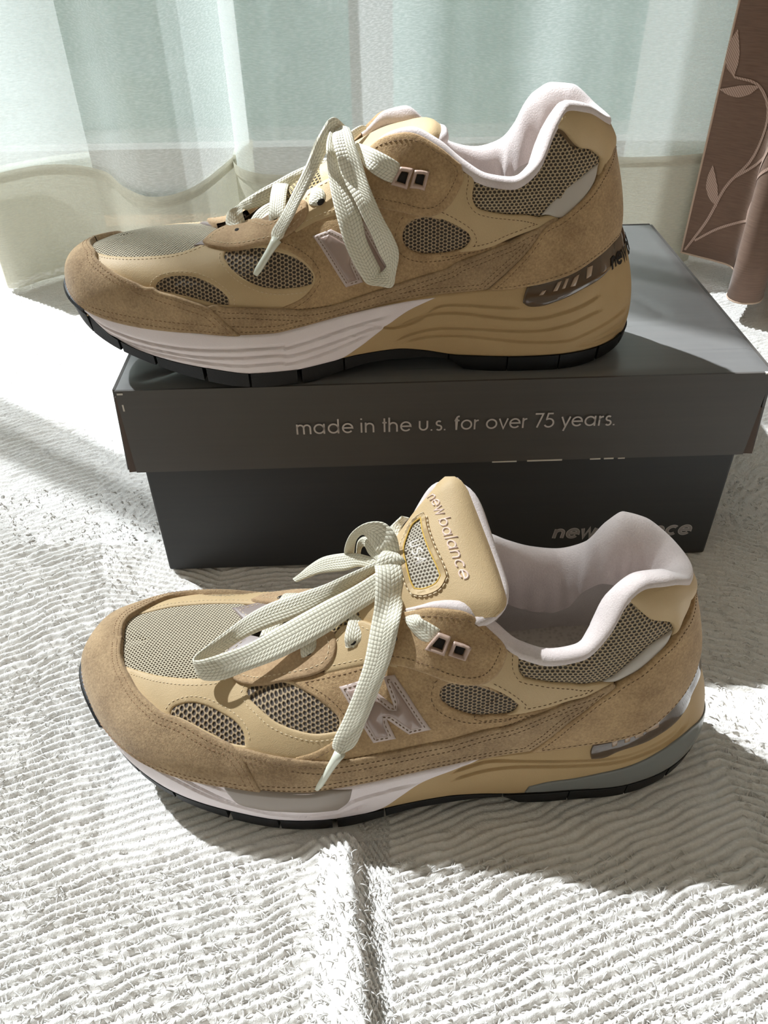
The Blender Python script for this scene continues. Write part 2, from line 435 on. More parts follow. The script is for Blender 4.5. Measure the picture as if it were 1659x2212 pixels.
def lettering(txt, height, hw, place, lift, mat, name, parent, track=.06, slant=0.0, tube=False, closed_thick=.00012):
    """place(u, v, h) -> 3D point; u along the line of text, v up, h off the surface (metres)"""
    st, width = text_strokes(txt, track, slant); bag = Bag()
    for s in st:
        Lr, Rr = strip(s, hw); n = len(s)
        if tube:
            prof = [(-1, -.2), (-.6, .75), (0, 1), (.6, .75), (1, -.2)]
        else: prof = [(-1, -1.), (-1, 1.), (1, 1.), (1, -1.)]
        V = []
        for i in range(n):
            for c, h in prof:
                q = (Lr[i]*(1+c)+Rr[i]*(1-c))/2
                V.append(place(q[0]*height, q[1]*height, lift*(h if tube else (1. if h > 0 else -.2))))
        bag.add(V, grid_faces(n, len(prof))+[tuple(range(len(prof))), tuple(range((n-1)*len(prof), n*len(prof)))[::-1]])
    return bag.build(name, mat, parent, smooth=tube), width*height
PATTERN = {
 'right': {
  'toe_mesh': [(1.0,0.66),(0.9137,0.647),(0.9016,0.597),(0.8685,0.604),(0.8185,0.617),(0.7826,0.641),(0.7527,0.691),(0.7348,0.762),(0.7362,0.825),(0.705,1.0),(1.0,1.0)],
  'leather_vamp': [(0.908,0.633),(0.8719,0.626),(0.8205,0.641),(0.7844,0.669),(0.7563,0.71),(0.738,0.776),(0.7276,0.82),(0.707,0.891),(0.6483,0.844),(0.6077,0.705),(0.5959,0.656),(0.5675,0.54),(0.5472,0.399),(0.5417,0.27),(0.5625,0.18),(0.6016,0.159),(0.6038,0.162),(0.6749,0.165),(0.697,0.187),(0.7193,0.184),(0.7808,0.224),(0.8315,0.337),(0.8846,0.489)],
  'window_small': [(0.7795,0.296),(0.7782,0.353),(0.7668,0.418),(0.745,0.449),(0.7233,0.437),(0.7011,0.388),(0.6849,0.331),(0.6756,0.273),(0.6755,0.23),(0.6943,0.226),(0.7184,0.248),(0.7508,0.28)],
  'window_big': [(0.6876,0.655),(0.6874,0.712),(0.6659,0.726),(0.638,0.701),(0.6136,0.618),(0.5852,0.529),(0.5661,0.439),(0.5557,0.361),(0.5571,0.314),(0.5732,0.317),(0.6005,0.34),(0.6319,0.381),(0.6574,0.461),(0.6761,0.562)],
  'saddle': [(0.6449,0.75),(0.614,0.653),(0.5857,0.551),(0.5639,0.446),(0.5534,0.36),(0.5538,0.309),(0.5699,0.241),(0.6016,0.203),(0.5992,0.151),(0.5252,0.087),(0.4565,0.071),(0.3901,0.123),(0.3381,0.225),(0.3123,0.296),(0.282,0.389),(0.2556,0.461),(0.2964,0.462),(0.3316,0.403),(0.3647,0.353),(0.3757,0.576),(0.3896,0.611),(0.4082,0.612),(0.452,0.633),(0.5019,0.726),(0.5257,0.741),(0.5564,0.771),(0.5876,0.767),(0.6169,0.741)],
  'oval': [(0.425,0.423),(0.4221,0.479),(0.4109,0.517),(0.3927,0.547),(0.3685,0.555),(0.345,0.547),(0.3308,0.51),(0.3282,0.475),(0.3341,0.42),(0.3534,0.366),(0.3802,0.337),(0.4017,0.337),(0.4172,0.367)],
  'quarter': [(0.3637,0.985),(0.3478,0.985),(0.3319,0.985),(0.329,0.909),(0.3302,0.798),(0.324,0.745),(0.3041,0.729),(0.2617,0.699),(0.2225,0.54),(0.198,0.438),(0.1945,0.417),(0.2129,0.452),(0.2605,0.515),(0.2961,0.435),(0.3313,0.38),(0.3489,0.36),(0.3341,0.42),(0.3278,0.482),(0.3323,0.525),(0.3475,0.554),(0.3686,0.567),(0.3865,0.56),(0.3979,0.597),(0.3789,0.735)],
  'collar_mesh': [(0.3326,0.985),(0.3099,0.985),(0.2867,0.985),(0.2561,0.985),(0.2384,0.985),(0.2255,0.985),(0.2078,0.985),(0.1561,0.791),(0.1139,0.763),(0.0901,0.711),(0.0954,0.633),(0.1621,0.504),(0.1932,0.413),(0.2237,0.539),(0.2616,0.69),(0.3039,0.718),(0.3262,0.734),(0.3325,0.791)],
  'strip': [(0.2237,0.559),(0.2065,0.559),(0.1867,0.576),(0.1488,0.597),(0.1001,0.649),(0.1147,0.561),(0.1386,0.489),(0.1686,0.438),(0.1919,0.424)],
  'dstay': [(0.4775,0.985),(0.4622,0.985),(0.4451,0.985),(0.4304,0.985),(0.4114,0.985),(0.39,0.985),(0.3656,0.985),(0.3491,0.985),(0.3448,0.906),(0.3504,0.799),(0.3636,0.663),(0.3825,0.576),(0.405,0.544),(0.4287,0.561),(0.4589,0.597),(0.4948,0.67),(0.5125,0.727),(0.517,0.822),(0.4996,0.917)],
  'leather_stay': [(0.5808,0.849),(0.5725,0.952),(0.558,0.991),(0.5443,0.999),(0.5317,0.992),(0.4994,0.941),(0.4919,0.803),(0.4899,0.633),(0.5232,0.69),(0.5563,0.712),(0.5845,0.698),(0.592,0.741),(0.5877,0.804)],
  'tip': [(0.7286,0.801),(0.7221,0.92),(0.7031,1.0),(0.6612,1.0),(0.642,0.979),(0.624,0.889),(0.6151,0.878),(0.601,0.913),(0.582,0.94),(0.5689,0.902),(0.5668,0.835),(0.5698,0.77),(0.5808,0.727),(0.5986,0.697),(0.6165,0.691),(0.6403,0.714),(0.6658,0.719),(0.6951,0.724),(0.7189,0.76)],
  'foxing': [(0.6965,0.223),(0.6832,0.216),(0.6567,0.224),(0.5995,0.199),(0.5717,0.157),(0.5252,0.123),(0.4798,0.132),(0.4343,0.148),(0.3909,0.189),(0.3563,0.245),(0.3478,0.282),(0.3133,0.374),(0.2825,0.446),(0.2493,0.501),(0.219,0.473),(0.198,0.435),(0.1948,0.408),(0.2227,0.426),(0.2457,0.326),(0.2713,0.187),(0.301,0.0),(0.4,0.0),(0.6,0),(0.77,0.0)],
  'mudguard': [(1.0,0.7),(0.9084,0.631),(0.889,0.547),(0.8658,0.489),(0.8327,0.403),(0.8079,0.348),(0.7936,0.317),(0.7834,0.321),(0.7754,0.295),(0.751,0.266),(0.7294,0.234),(0.71,0.209),(0.6972,0.177),(0.6806,0.101),(0.6581,0.0),(0.8,0.0),(0.88,0),(0.95,0),(1.0,0.0)],
  'heel_counter': [(0.3005,0.0),(0.2795,0.129),(0.2628,0.24),(0.2458,0.332),(0.2228,0.438),(0.1943,0.424),(0.1583,0.457),(0.1305,0.504),(0.1036,0.576),(0.0663,0.755),(0.0199,0.818),(0.0,0.8),(0.0,0.0),(0.1,0),(0.25,0.0)],
  'heel_cap': [(0.2041,0.985),(0.1907,0.985),(0.1558,0.985),(0.113,0.985),(0.03,0.965),(0.0,0.965),(0.0,0.74),(0.0528,0.734),(0.0832,0.64),(0.1029,0.561),(0.1074,0.576),(0.0964,0.655),(0.0931,0.705),(0.1072,0.748),(0.139,0.777)],
  'ring1': [(0.4303,0.792),(0.4129,0.783),(0.4215,0.676),(0.4438,0.705)],
  'ring2': [(0.4121,0.778),(0.3936,0.805),(0.3987,0.69),(0.4178,0.683)],
  'N': [(0.56,0.625),(0.5334,0.619),(0.4858,0.439),(0.4997,0.584),(0.4866,0.576),(0.4352,0.239),(0.4611,0.225),(0.4977,0.381),(0.4811,0.222),(0.5061,0.222)],
  'throat': [(0.742,0.79),(0.728,0.89),(0.703,1.0),(0.655,1.0),(0.655,0.86),(0.7,0.78)],
  'mid_white': [(1.0,1.0),(1.0,0.0),(0.9,0.0),(0.7,0.0),(0.52,0.0),(0.4924,0.168),(0.4639,0.411),(0.4379,0.621),(0.4125,0.789),(0.3743,0.94),(0.6,1.0),(0.8,1.0)],
  'heel_plate': [(0.2418,0.954),(0.2453,0.845),(0.2461,0.768),(0.2383,0.713),(0.2176,0.683),(0.195,0.691),(0.1607,0.706),(0.124,0.712),(0.0879,0.754),(0.0533,0.813),(0.0,0.86),(0.0,1.0),(0.1,1.0),(0.2,1.0)],
  'grooves': [[(0.4358,0.437),(0.4079,0.595),(0.3783,0.668),(0.3442,0.683),(0.2983,0.612),(0.2524,0.548),(0.2181,0.519),(0.1834,0.523),(0.1457,0.531),(0.1137,0.562)],[(0.4818,0.712),(0.4357,0.471),(0.401,0.56),(0.3693,0.784),(0.3332,0.792),(0.2993,0.748),(0.2449,0.696)],[(0.4356,0.161),(0.4008,0.336),(0.3662,0.426),(0.32,0.427),(0.2738,0.395),(0.2158,0.353),(0.1687,0.367),(0.1301,0.399),(0.1076,0.401)],[(0.4237,0.107),(0.389,0.247),(0.3425,0.315),(0.2959,0.28),(0.249,0.226),(0.2136,0.192),(0.1645,0.165),(0.1259,0.209),(0.0887,0.239),(0.0444,0.265)],[(0.157,0.074),(0.1271,0.072),(0.0904,0.097),(0.0475,0.111),(0.0229,0.194)],[(0.157,0.071),(0.1199,0.04),(0.0866,0.026),(0.0497,0.0)],[(0.8908,0.291),(0.8578,0.379),(0.7944,0.444),(0.7253,0.529),(0.6574,0.651),(0.6009,0.646),(0.5989,0.6),(0.5522,0.647),(0.5052,0.697),(0.4354,0.753)],[(0.8786,0.104),(0.8445,0.136),(0.7851,0.259),(0.7275,0.317),(0.6589,0.442),(0.6022,0.43),(0.6001,0.403),(0.5533,0.428),(0.5061,0.489),(0.4379,0.621)],[(0.8645,0.002),(0.8229,0.039),(0.7637,0.138),(0.7062,0.165),(0.6492,0.222),(0.6034,0.216),(0.6011,0.188),(0.5539,0.231),(0.5159,0.304),(0.4685,0.462)]],
  'ribs': [[(0.1712,0.881),(0.1632,0.885),(0.1692,0.788),(0.1771,0.804)],[(0.1497,0.903),(0.1394,0.884),(0.1423,0.799),(0.1508,0.798)],[(0.1975,0.913),(0.1917,0.913),(0.1976,0.82),(0.2035,0.827)],[(0.1857,0.91),(0.1805,0.905),(0.1858,0.813),(0.1907,0.818)],[(0.2197,0.873),(0.2141,0.87),(0.2182,0.824),(0.2237,0.827)]],
 },
 'left': {
  'toe_mesh': [(1.0,0.775),(0.978,0.799),(0.9027,0.683),(0.8556,0.705),(0.8064,0.712),(0.7759,0.717),(0.7461,0.719),(0.7257,0.741),(0.717,0.813),(0.705,1.0),(1.0,1.0)],
  'leather_vamp': [(0.9027,0.694),(0.8587,0.719),(0.8079,0.727),(0.7767,0.727),(0.747,0.734),(0.7261,0.748),(0.7108,0.784),(0.6985,0.835),(0.6576,0.885),(0.6132,0.817),(0.603,0.735),(0.5803,0.655),(0.5589,0.561),(0.5507,0.467),(0.5552,0.359),(0.5833,0.288),(0.6101,0.252),(0.6198,0.252),(0.6693,0.288),(0.6904,0.317),(0.7111,0.345),(0.7602,0.424),(0.7974,0.454),(0.8379,0.525),(0.8875,0.626)],
  'window_small': [(0.7838,0.49),(0.7825,0.532),(0.7706,0.568),(0.7536,0.583),(0.7339,0.568),(0.7138,0.532),(0.6939,0.489),(0.6816,0.432),(0.6778,0.353),(0.6993,0.36),(0.7223,0.403),(0.7438,0.443),(0.7664,0.479)],
  'window_big': [(0.6838,0.669),(0.6814,0.698),(0.6521,0.723),(0.6295,0.727),(0.6026,0.661),(0.5798,0.576),(0.5642,0.503),(0.5595,0.454),(0.5623,0.409),(0.5878,0.417),(0.6104,0.45),(0.6351,0.504),(0.6609,0.589),(0.6782,0.633)],
  'saddle': [(0.6417,0.741),(0.6195,0.721),(0.6025,0.662),(0.5819,0.589),(0.564,0.504),(0.558,0.452),(0.562,0.381),(0.5834,0.325),(0.6118,0.292),(0.6139,0.252),(0.5676,0.209),(0.5178,0.201),(0.4713,0.195),(0.4132,0.216),(0.3755,0.265),(0.3454,0.324),(0.3095,0.452),(0.2804,0.516),(0.2923,0.568),(0.3105,0.519),(0.3323,0.477),(0.3512,0.449),(0.3875,0.397),(0.3567,0.556),(0.3693,0.612),(0.3858,0.676),(0.4191,0.645),(0.4599,0.683),(0.4902,0.727),(0.5171,0.748),(0.5344,0.748),(0.5527,0.745),(0.5848,0.745),(0.6087,0.741)],
  'oval': [(0.4374,0.511),(0.4357,0.554),(0.4262,0.576),(0.4073,0.583),(0.3904,0.59),(0.3692,0.591),(0.3528,0.576),(0.3411,0.577),(0.3392,0.54),(0.3439,0.501),(0.357,0.44),(0.3761,0.417),(0.397,0.401),(0.4165,0.432),(0.4325,0.478)],
  'quarter': [(0.3754,0.985),(0.3552,0.985),(0.3411,0.985),(0.3412,0.844),(0.3353,0.794),(0.3136,0.792),(0.2757,0.73),(0.2311,0.576),(0.2176,0.518),(0.2311,0.523),(0.2735,0.568),(0.3105,0.519),(0.3323,0.474),(0.353,0.442),(0.3421,0.497),(0.3389,0.552),(0.3521,0.602),(0.3734,0.612),(0.3924,0.602),(0.4076,0.604),(0.3905,0.763)],
  'collar_mesh': [(0.3436,0.985),(0.3289,0.985),(0.3112,0.985),(0.2855,0.985),(0.2641,0.985),(0.2396,0.985),(0.2164,0.985),(0.1962,0.985),(0.1588,0.827),(0.1087,0.705),(0.1094,0.64),(0.1742,0.59),(0.2091,0.537),(0.2311,0.568),(0.2756,0.714),(0.3134,0.773),(0.337,0.776),(0.3435,0.84)],
  'strip': [(0.2334,0.593),(0.2088,0.561),(0.1858,0.586),(0.16,0.632),(0.1157,0.647),(0.1307,0.59),(0.1636,0.54),(0.1919,0.504),(0.2126,0.513)],
  'dstay': [(0.4964,0.985),(0.4891,0.985),(0.4695,0.985),(0.4481,0.985),(0.4285,0.985),(0.4133,0.985),(0.3955,0.985),(0.379,0.985),(0.3624,0.968),(0.3583,0.93),(0.3624,0.821),(0.3706,0.718),(0.3852,0.626),(0.4034,0.583),(0.4285,0.596),(0.4594,0.644),(0.4805,0.678),(0.5026,0.704),(0.5187,0.727),(0.5172,0.799),(0.5081,0.878)],
  'leather_stay': [(0.5594,0.985),(0.5506,1.0),(0.5426,1.0),(0.5322,1.0),(0.5231,0.962),(0.5097,0.906),(0.4933,0.936),(0.4887,0.806),(0.4934,0.68),(0.5168,0.713),(0.5308,0.728),(0.5526,0.734),(0.5789,0.734),(0.5774,0.791),(0.5697,0.913)],
  'tip': [(0.7141,0.748),(0.7047,0.791),(0.6824,0.856),(0.6538,0.922),(0.6213,0.972),(0.5946,1.0),(0.5823,1.0),(0.571,0.989),(0.5646,0.935),(0.563,0.874),(0.5669,0.806),(0.5754,0.763),(0.5904,0.741),(0.6123,0.734),(0.6414,0.727),(0.6734,0.709),(0.6983,0.712)],
  'foxing': [(0.7012,0.354),(0.6886,0.339),(0.6692,0.335),(0.6486,0.317),(0.6196,0.29),(0.6254,0.296),(0.5986,0.273),(0.5679,0.244),(0.5296,0.237),(0.472,0.237),(0.4138,0.252),(0.3763,0.305),(0.3478,0.353),(0.3101,0.486),(0.2735,0.568),(0.242,0.554),(0.2201,0.526),(0.2151,0.482),(0.2433,0.446),(0.2702,0.361),(0.2954,0.167),(0.3182,0.0),(0.4,0.0),(0.6,0),(0.77,0.0)],
  'mudguard': [(1.0,0.815),(0.9694,0.791),(0.9047,0.691),(0.88,0.655),(0.8447,0.587),(0.8184,0.543),(0.7947,0.496),(0.7801,0.487),(0.7616,0.468),(0.737,0.422),(0.7158,0.381),(0.6993,0.36),(0.6842,0.309),(0.6695,0.194),(0.6562,0.003),(0.8,0.0),(0.88,0),(0.95,0),(1.0,0.0)],
  'heel_counter': [(0.3188,0.0),(0.2958,0.188),(0.2705,0.38),(0.2456,0.469),(0.2151,0.489),(0.1876,0.507),(0.1572,0.556),(0.1198,0.594),(0.095,0.665),(0.0674,0.799),(0.0398,0.853),(0.0,0.8),(0.0,0.0),(0.1,0),(0.25,0.0)],
  'heel_cap': [(0.1986,0.985),(0.1846,0.985),(0.1736,0.985),(0.1387,0.985),(0.0996,0.985),(0.03,0.965),(0.0,0.965),(0.0,0.74),(0.069,0.831),(0.0894,0.712),(0.1041,0.627),(0.1184,0.612),(0.1108,0.656),(0.1152,0.712),(0.1596,0.799)],
  'ring1': [(0.4395,0.855),(0.4248,0.835),(0.4334,0.736),(0.4552,0.763)],
  'ring2': [(0.4219,0.814),(0.4021,0.799),(0.4081,0.719),(0.4285,0.74)],
  'N': [(0.5605,0.648),(0.5358,0.655),(0.4946,0.489),(0.5091,0.646),(0.4958,0.647),(0.4457,0.33),(0.4738,0.324),(0.5032,0.432),(0.4899,0.311),(0.5172,0.31)],
  'throat': [(0.742,0.79),(0.728,0.89),(0.703,1.0),(0.655,1.0),(0.655,0.86),(0.7,0.78)],
  'mid_white': [(1.0,1.0),(1.0,0.0),(0.9,0.0),(0.7,0.0),(0.5224,0.0),(0.5053,0.094),(0.4816,0.433),(0.4558,0.724),(0.4028,0.929),(0.3747,0.991),(0.6,1.0),(0.8,1.0)],
  'heel_plate': [(0.2394,0.978),(0.242,0.832),(0.2395,0.711),(0.2236,0.689),(0.2045,0.739),(0.1607,0.696),(0.1228,0.671),(0.0918,0.698),(0.0733,0.764),(0.0,0.86),(0.0,1.0),(0.1,1.0),(0.2,1.0)],
  'pod': [(0.7056,1.0),(0.6982,0.762),(0.6878,0.513),(0.6667,0.447),(0.6392,0.447),(0.6292,0.447),(0.5902,0.421),(0.5627,0.407),(0.5495,0.604),(0.5429,0.95),(0.588,0.993),(0.6275,0.993),(0.6611,0.994),(0.6813,1.0)],
  'cushion': [(0.3169,0.039),(0.3129,0.206),(0.2876,0.294),(0.2575,0.315),(0.2186,0.383),(0.1779,0.413),(0.1325,0.434),(0.1046,0.432),(0.0,0.3),(0.0,0.0),(0.1,0),(0.2,0)],
  'grooves': [[(0.4204,0.788),(0.3911,0.865),(0.3717,0.899),(0.3223,0.789),(0.2424,0.643),(0.202,0.586),(0.1467,0.538),(0.0996,0.512)],[(0.42,0.559),(0.3808,0.678),(0.3413,0.7),(0.2815,0.609),(0.2211,0.529),(0.1687,0.497),(0.1198,0.457),(0.0852,0.503)],[(0.9153,0.888),(0.8667,0.993),(0.7868,1.0),(0.741,0.986),(0.6998,0.853)],[(0.8926,0.831),(0.8327,0.978),(0.771,0.949),(0.7404,0.771),(0.6922,0.452),(0.634,0.305),(0.6346,0.262),(0.571,0.299),(0.5405,0.589),(0.4558,0.724)],[(0.881,0.737),(0.8174,0.907),(0.7716,0.784),(0.722,0.496),(0.664,0.286),(0.6053,0.164),(0.6114,0.12),(0.5614,0.129),(0.5214,0.432)]],
  'ribs': [[(0.2172,0.965),(0.2103,0.965),(0.2103,0.872),(0.2163,0.869)],[(0.2012,0.956),(0.1929,0.95),(0.1938,0.86),(0.2002,0.866)],[(0.1875,0.945),(0.1747,0.928),(0.1748,0.841),(0.1865,0.868)],[(0.1699,0.921),(0.1507,0.887),(0.1515,0.813),(0.1705,0.857)]],
 },
}
LACES = {
 'left': [
  ([(150.1,5.7,116.0),(138.0,4.9,110.0),(125.5,4.6,103.0),(112.8,4.9,97.0),(99.9,5.0,91.0),(90.1,3.1,86.0),(81.0,-2.3,82.0),(73.6,-8.6,80.0),(69.0,-12.9,79.0),(68.0,-16.0,79.0),(70.0,-16.8,79.0),(74.2,-16.3,79.5),(79.5,-14.7,80.0),(91.6,-11.6,83.0),(107.1,-7.2,90.0),(125.8,-3.4,100.0),(138.1,-2.8,108.0),(150.1,-0.8,116.0)],
   [(150.0,5.1,110.0),(137.7,3.9,103.0),(125.3,1.2,97.0),(112.7,-0.3,90.0),(99.7,-0.7,84.0),(90.1,-2.3,80.0),(81.8,-5.2,76.0),(74.6,-9.4,73.5),(69.5,-13.3,72.5),(68.5,-16.4,72.0),(70.0,-18.7,71.5),(73.4,-19.6,71.0),(80.8,-19.3,71.5),(91.4,-17.3,75.0),(107.2,-15.7,82.0),(125.6,-11.3,91.0),(137.9,-8.1,99.0),(148.7,-6.6,107.0)]),
  ([(148.5,0.5,119.0),(149.1,-6.1,119.0),(148.7,-14.3,112.0),(146.6,-20.3,101.9),(143.6,-27.6,89.2),(139.3,-33.2,78.3),(134.5,-38.3,67.4),(130.3,-42.7,59.5),(129.3,-44.5,55.5),(130.4,-45.6,53.2)],
   [(158.2,3.0,120.0),(159.5,-4.2,117.0),(158.7,-10.7,110.0),(156.7,-22.5,108.7),(153.7,-28.1,95.4),(149.9,-32.2,84.9),(145.7,-36.4,74.1),(141.6,-40.6,65.0),(137.5,-44.4,56.3),(132.7,-45.9,52.5)]),
  ([(158.5,0.0,113.0),(158.7,-6.2,110.0),(159.2,-11.3,106.0),(160.8,-21.8,107.8),(164.2,-25.4,104.8),(168.4,-28.5,103.1),(171.5,-29.3,102.9)],
   [(160.2,2.4,117.0),(161.3,-3.8,113.0),(164.4,-9.8,108.0),(165.4,-23.2,111.9),(168.7,-25.9,111.1),(173.0,-27.9,109.2),(174.6,-27.1,106.9)]),
  ([(157.8,5.1,120.0),(156.4,6.7,128.0),(152.7,9.8,132.0),(148.6,11.1,133.0),(143.3,12.3,131.0),(138.3,14.2,125.0),(135.5,17.0,117.0),(134.1,20.7,108.0),(134.7,22.6,102.0)],
   [(150.1,7.2,119.0),(148.7,7.7,121.0),(147.2,10.2,122.0),(144.8,14.1,123.0),(142.4,17.2,122.0),(139.6,18.6,118.0),(138.2,21.0,111.0),(137.6,23.2,104.0),(138.1,22.9,100.0)]),
  ([(150.1,6.4,119.0),(148.4,10.6,120.0),(145.3,15.7,120.0),(142.2,20.2,117.0),(139.8,22.6,112.0),(139.1,21.9,106.0)],
   [(149.5,5.3,116.0),(147.1,8.4,116.0),(144.6,13.6,115.0),(143.3,19.4,113.0),(141.4,22.7,109.0),(140.5,22.2,104.0)]),
  ([(150.7,4.6,117.0),(140.9,14.5,112.0),(133.6,21.5,106.0),(124.1,27.1,99.0),(117.0,29.6,92.0),(112.0,29.7,87.0),(108.0,30.2,83.0)],
   [(150.0,3.2,113.0),(140.8,11.9,108.0),(134.2,16.3,102.0),(127.5,20.7,97.0),(120.6,24.5,92.0),(114.9,26.8,87.0),(109.5,28.2,83.0)]),
  ([(159.8,26.2,124.0),(155.8,24.2,121.0),(154.5,22.7,119.0),(154.7,15.5,118.0),(154.9,9.1,118.0)],
   [(162.6,27.6,122.0),(159.1,23.4,120.0),(158.4,17.3,118.0),(157.9,10.0,118.0),(157.8,5.5,118.0)]),
  ([(149.2,-1.8,117.0),(149.7,0.7,121.0),(151.4,4.8,122.0),(154.3,6.7,121.0),(156.1,7.3,118.0)],
   [(159.5,-0.4,113.0),(160.0,0.1,119.0),(159.5,0.3,122.0),(158.1,2.9,122.0),(157.9,8.2,118.0)]),
 ],
 'right': [
  ([(154.2,-8.0,108.2),(153.2,-9.0,116.7),(149.9,-11.0,120.9),(146.4,-13.0,120.4),(143.0,-15.0,116.2),(139.6,-17.0,111.3),(135.9,-19.0,103.6),(131.4,-21.0,95.8),(125.8,-24.5,86.8),(121.4,-29.6,80.4),(118.0,-32.2,76.1),(117.6,-34.6,73.2),(119.0,-35.6,72.2)],
   [(156.4,-6.0,107.7),(157.0,-7.0,113.5),(153.2,-9.0,116.0),(149.3,-12.0,115.1),(146.8,-15.0,112.8),(144.8,-17.0,107.8),(141.0,-20.0,101.8),(135.9,-23.0,93.5),(131.4,-26.2,87.3),(127.9,-30.8,81.5),(124.0,-33.7,75.9),(122.6,-34.9,73.3),(120.9,-35.6,72.3)]),
  ([(147.6,-13.0,117.0),(145.9,-20.0,113.4),(145.8,-26.0,108.9),(146.1,-24.3,100.1),(147.5,-29.2,92.4),(150.2,-35.4,82.9),(153.0,-39.5,74.0),(156.4,-41.7,65.8),(160.7,-42.3,57.5),(163.9,-42.0,52.8),(169.6,-41.8,51.7),(175.7,-41.6,51.1),(177.4,-41.4,57.8),(178.8,-41.3,67.7),(175.9,-42.0,76.3),(171.6,-41.1,84.0),(168.1,-39.4,91.2),(164.6,-35.7,98.5),(161.7,-29.0,105.5),(158.7,-22.0,111.7),(156.0,-13.0,116.3),(152.6,-11.0,117.5)],
   [(151.0,-11.0,113.8),(150.9,-18.0,110.8),(151.4,-24.0,106.9),(152.8,-26.1,99.2),(157.0,-32.0,91.1),(160.9,-35.6,82.9),(162.8,-37.1,73.8),(166.2,-37.9,65.8),(169.3,-38.0,59.2),(169.8,-38.0,56.9),(171.2,-38.6,57.7),(172.7,-39.4,59.4),(173.1,-40.1,61.2),(170.0,-41.2,67.8),(166.5,-41.4,76.9),(162.9,-39.9,83.6),(158.7,-36.7,91.8),(153.6,-30.2,99.0),(150.8,-29.0,109.6),(148.8,-22.0,114.5),(148.8,-15.0,115.5),(149.8,-13.0,116.3)]),
  ([(156.7,-11.0,110.3),(159.1,-14.0,110.5),(166.0,-24.7,111.0),(173.2,-29.4,108.8),(178.9,-29.7,105.5),(181.6,-29.0,102.4)],
   [(157.3,-13.0,104.6),(160.1,-17.0,104.6),(164.9,-29.1,103.1),(170.9,-31.1,99.8),(176.3,-31.6,97.8),(179.9,-30.1,97.1)]),
  ([(147.6,-3.0,101.3),(139.6,0.0,99.4),(133.0,2.0,96.0),(124.8,3.0,92.3),(117.4,3.0,88.6),(107.7,1.0,84.3),(101.7,-3.0,81.8),(99.5,-8.0,81.7),(98.8,-12.0,81.5),(96.5,-15.0,81.0),(92.8,-10.8,77.3),(91.5,-11.4,72.1),(95.0,-19.7,69.9),(97.7,-24.5,69.7)],
   [(145.9,-5.0,95.3),(139.4,-2.0,93.0),(133.5,0.0,89.5),(126.0,1.0,84.7),(118.5,1.0,80.8),(109.7,-1.0,77.8),(104.7,-5.0,78.0),(102.2,-9.0,78.2),(101.4,-12.0,79.9),(101.2,-14.0,80.2),(101.0,-17.8,79.6),(101.9,-18.0,74.3),(103.1,-21.8,72.6),(101.9,-26.0,70.6)]),
  ([(104.1,-17.0,74.3),(106.7,-14.0,77.5),(109.3,-9.0,78.9),(113.3,-3.0,79.6),(118.0,4.0,79.4)],
   [(110.5,-19.0,73.8),(112.2,-16.0,75.4),(114.0,-11.0,76.4),(116.4,-5.0,76.7),(120.0,2.0,76.7)]),
  ([(109.8,-18.0,75.4),(112.4,-15.0,77.4),(116.7,-12.0,78.9),(119.4,-9.0,77.9)],
   [(113.7,-20.0,73.8),(116.1,-18.0,73.4),(119.7,-15.0,74.3),(121.9,-12.0,75.5)]),
  ([(129.9,-8.0,83.7),(133.8,-13.0,88.2),(138.3,-18.4,91.5),(142.3,-21.5,91.2),(143.9,-23.7,88.6),(143.7,-23.9,85.9)],
   [(130.9,-11.0,82.0),(132.7,-15.0,83.5),(135.7,-23.5,85.5),(138.8,-24.9,85.4),(141.1,-24.8,85.3),(142.1,-24.0,85.2)]),
  ([(154.2,-4.0,112.1),(157.0,0.0,113.1),(160.2,6.0,113.4),(162.6,12.0,112.0)],
   [(155.6,-4.0,108.6),(157.6,0.0,109.3),(160.1,6.0,110.3),(162.2,12.0,110.2)]),
  ([(156.5,-8.0,107.5),(161.3,2.0,106.6),(167.8,14.0,104.0)],
   [(158.7,-8.0,106.7),(162.0,2.0,105.2),(167.3,14.0,102.0)]),
 ],
}
LACE_TIPS = {'left': [(131.6, -45.7, 52.9), (120.5, -49.5, 31.7)], 'right': [(119.9, -35.3, 72.6), (109.5, -46.3, 59.4)]}
EYELETS = {
 'left': [(0.6643, 0.842), (0.5974, 0.868), (0.5432, 0.875), (0.4958, 0.835)],
 'right': [(0.6714, 0.914), (0.6127, 0.872), (0.5472, 0.828)],
}
CROSS = {
 'left': [(106.9, 26.3, 75.7, 96.3, -10.1, 72.2), (129.7, 21.0, 86.3, 119.1, -13.4, 82.8), (148.6, 20.3, 95.9, 138.7, -15.3, 92.3)],
 'right': [(119.0, 11.3, 83.9, 119.6, -23.9, 80.9)],
}
LIDTXT, LOGOTXT = .0062, .0073
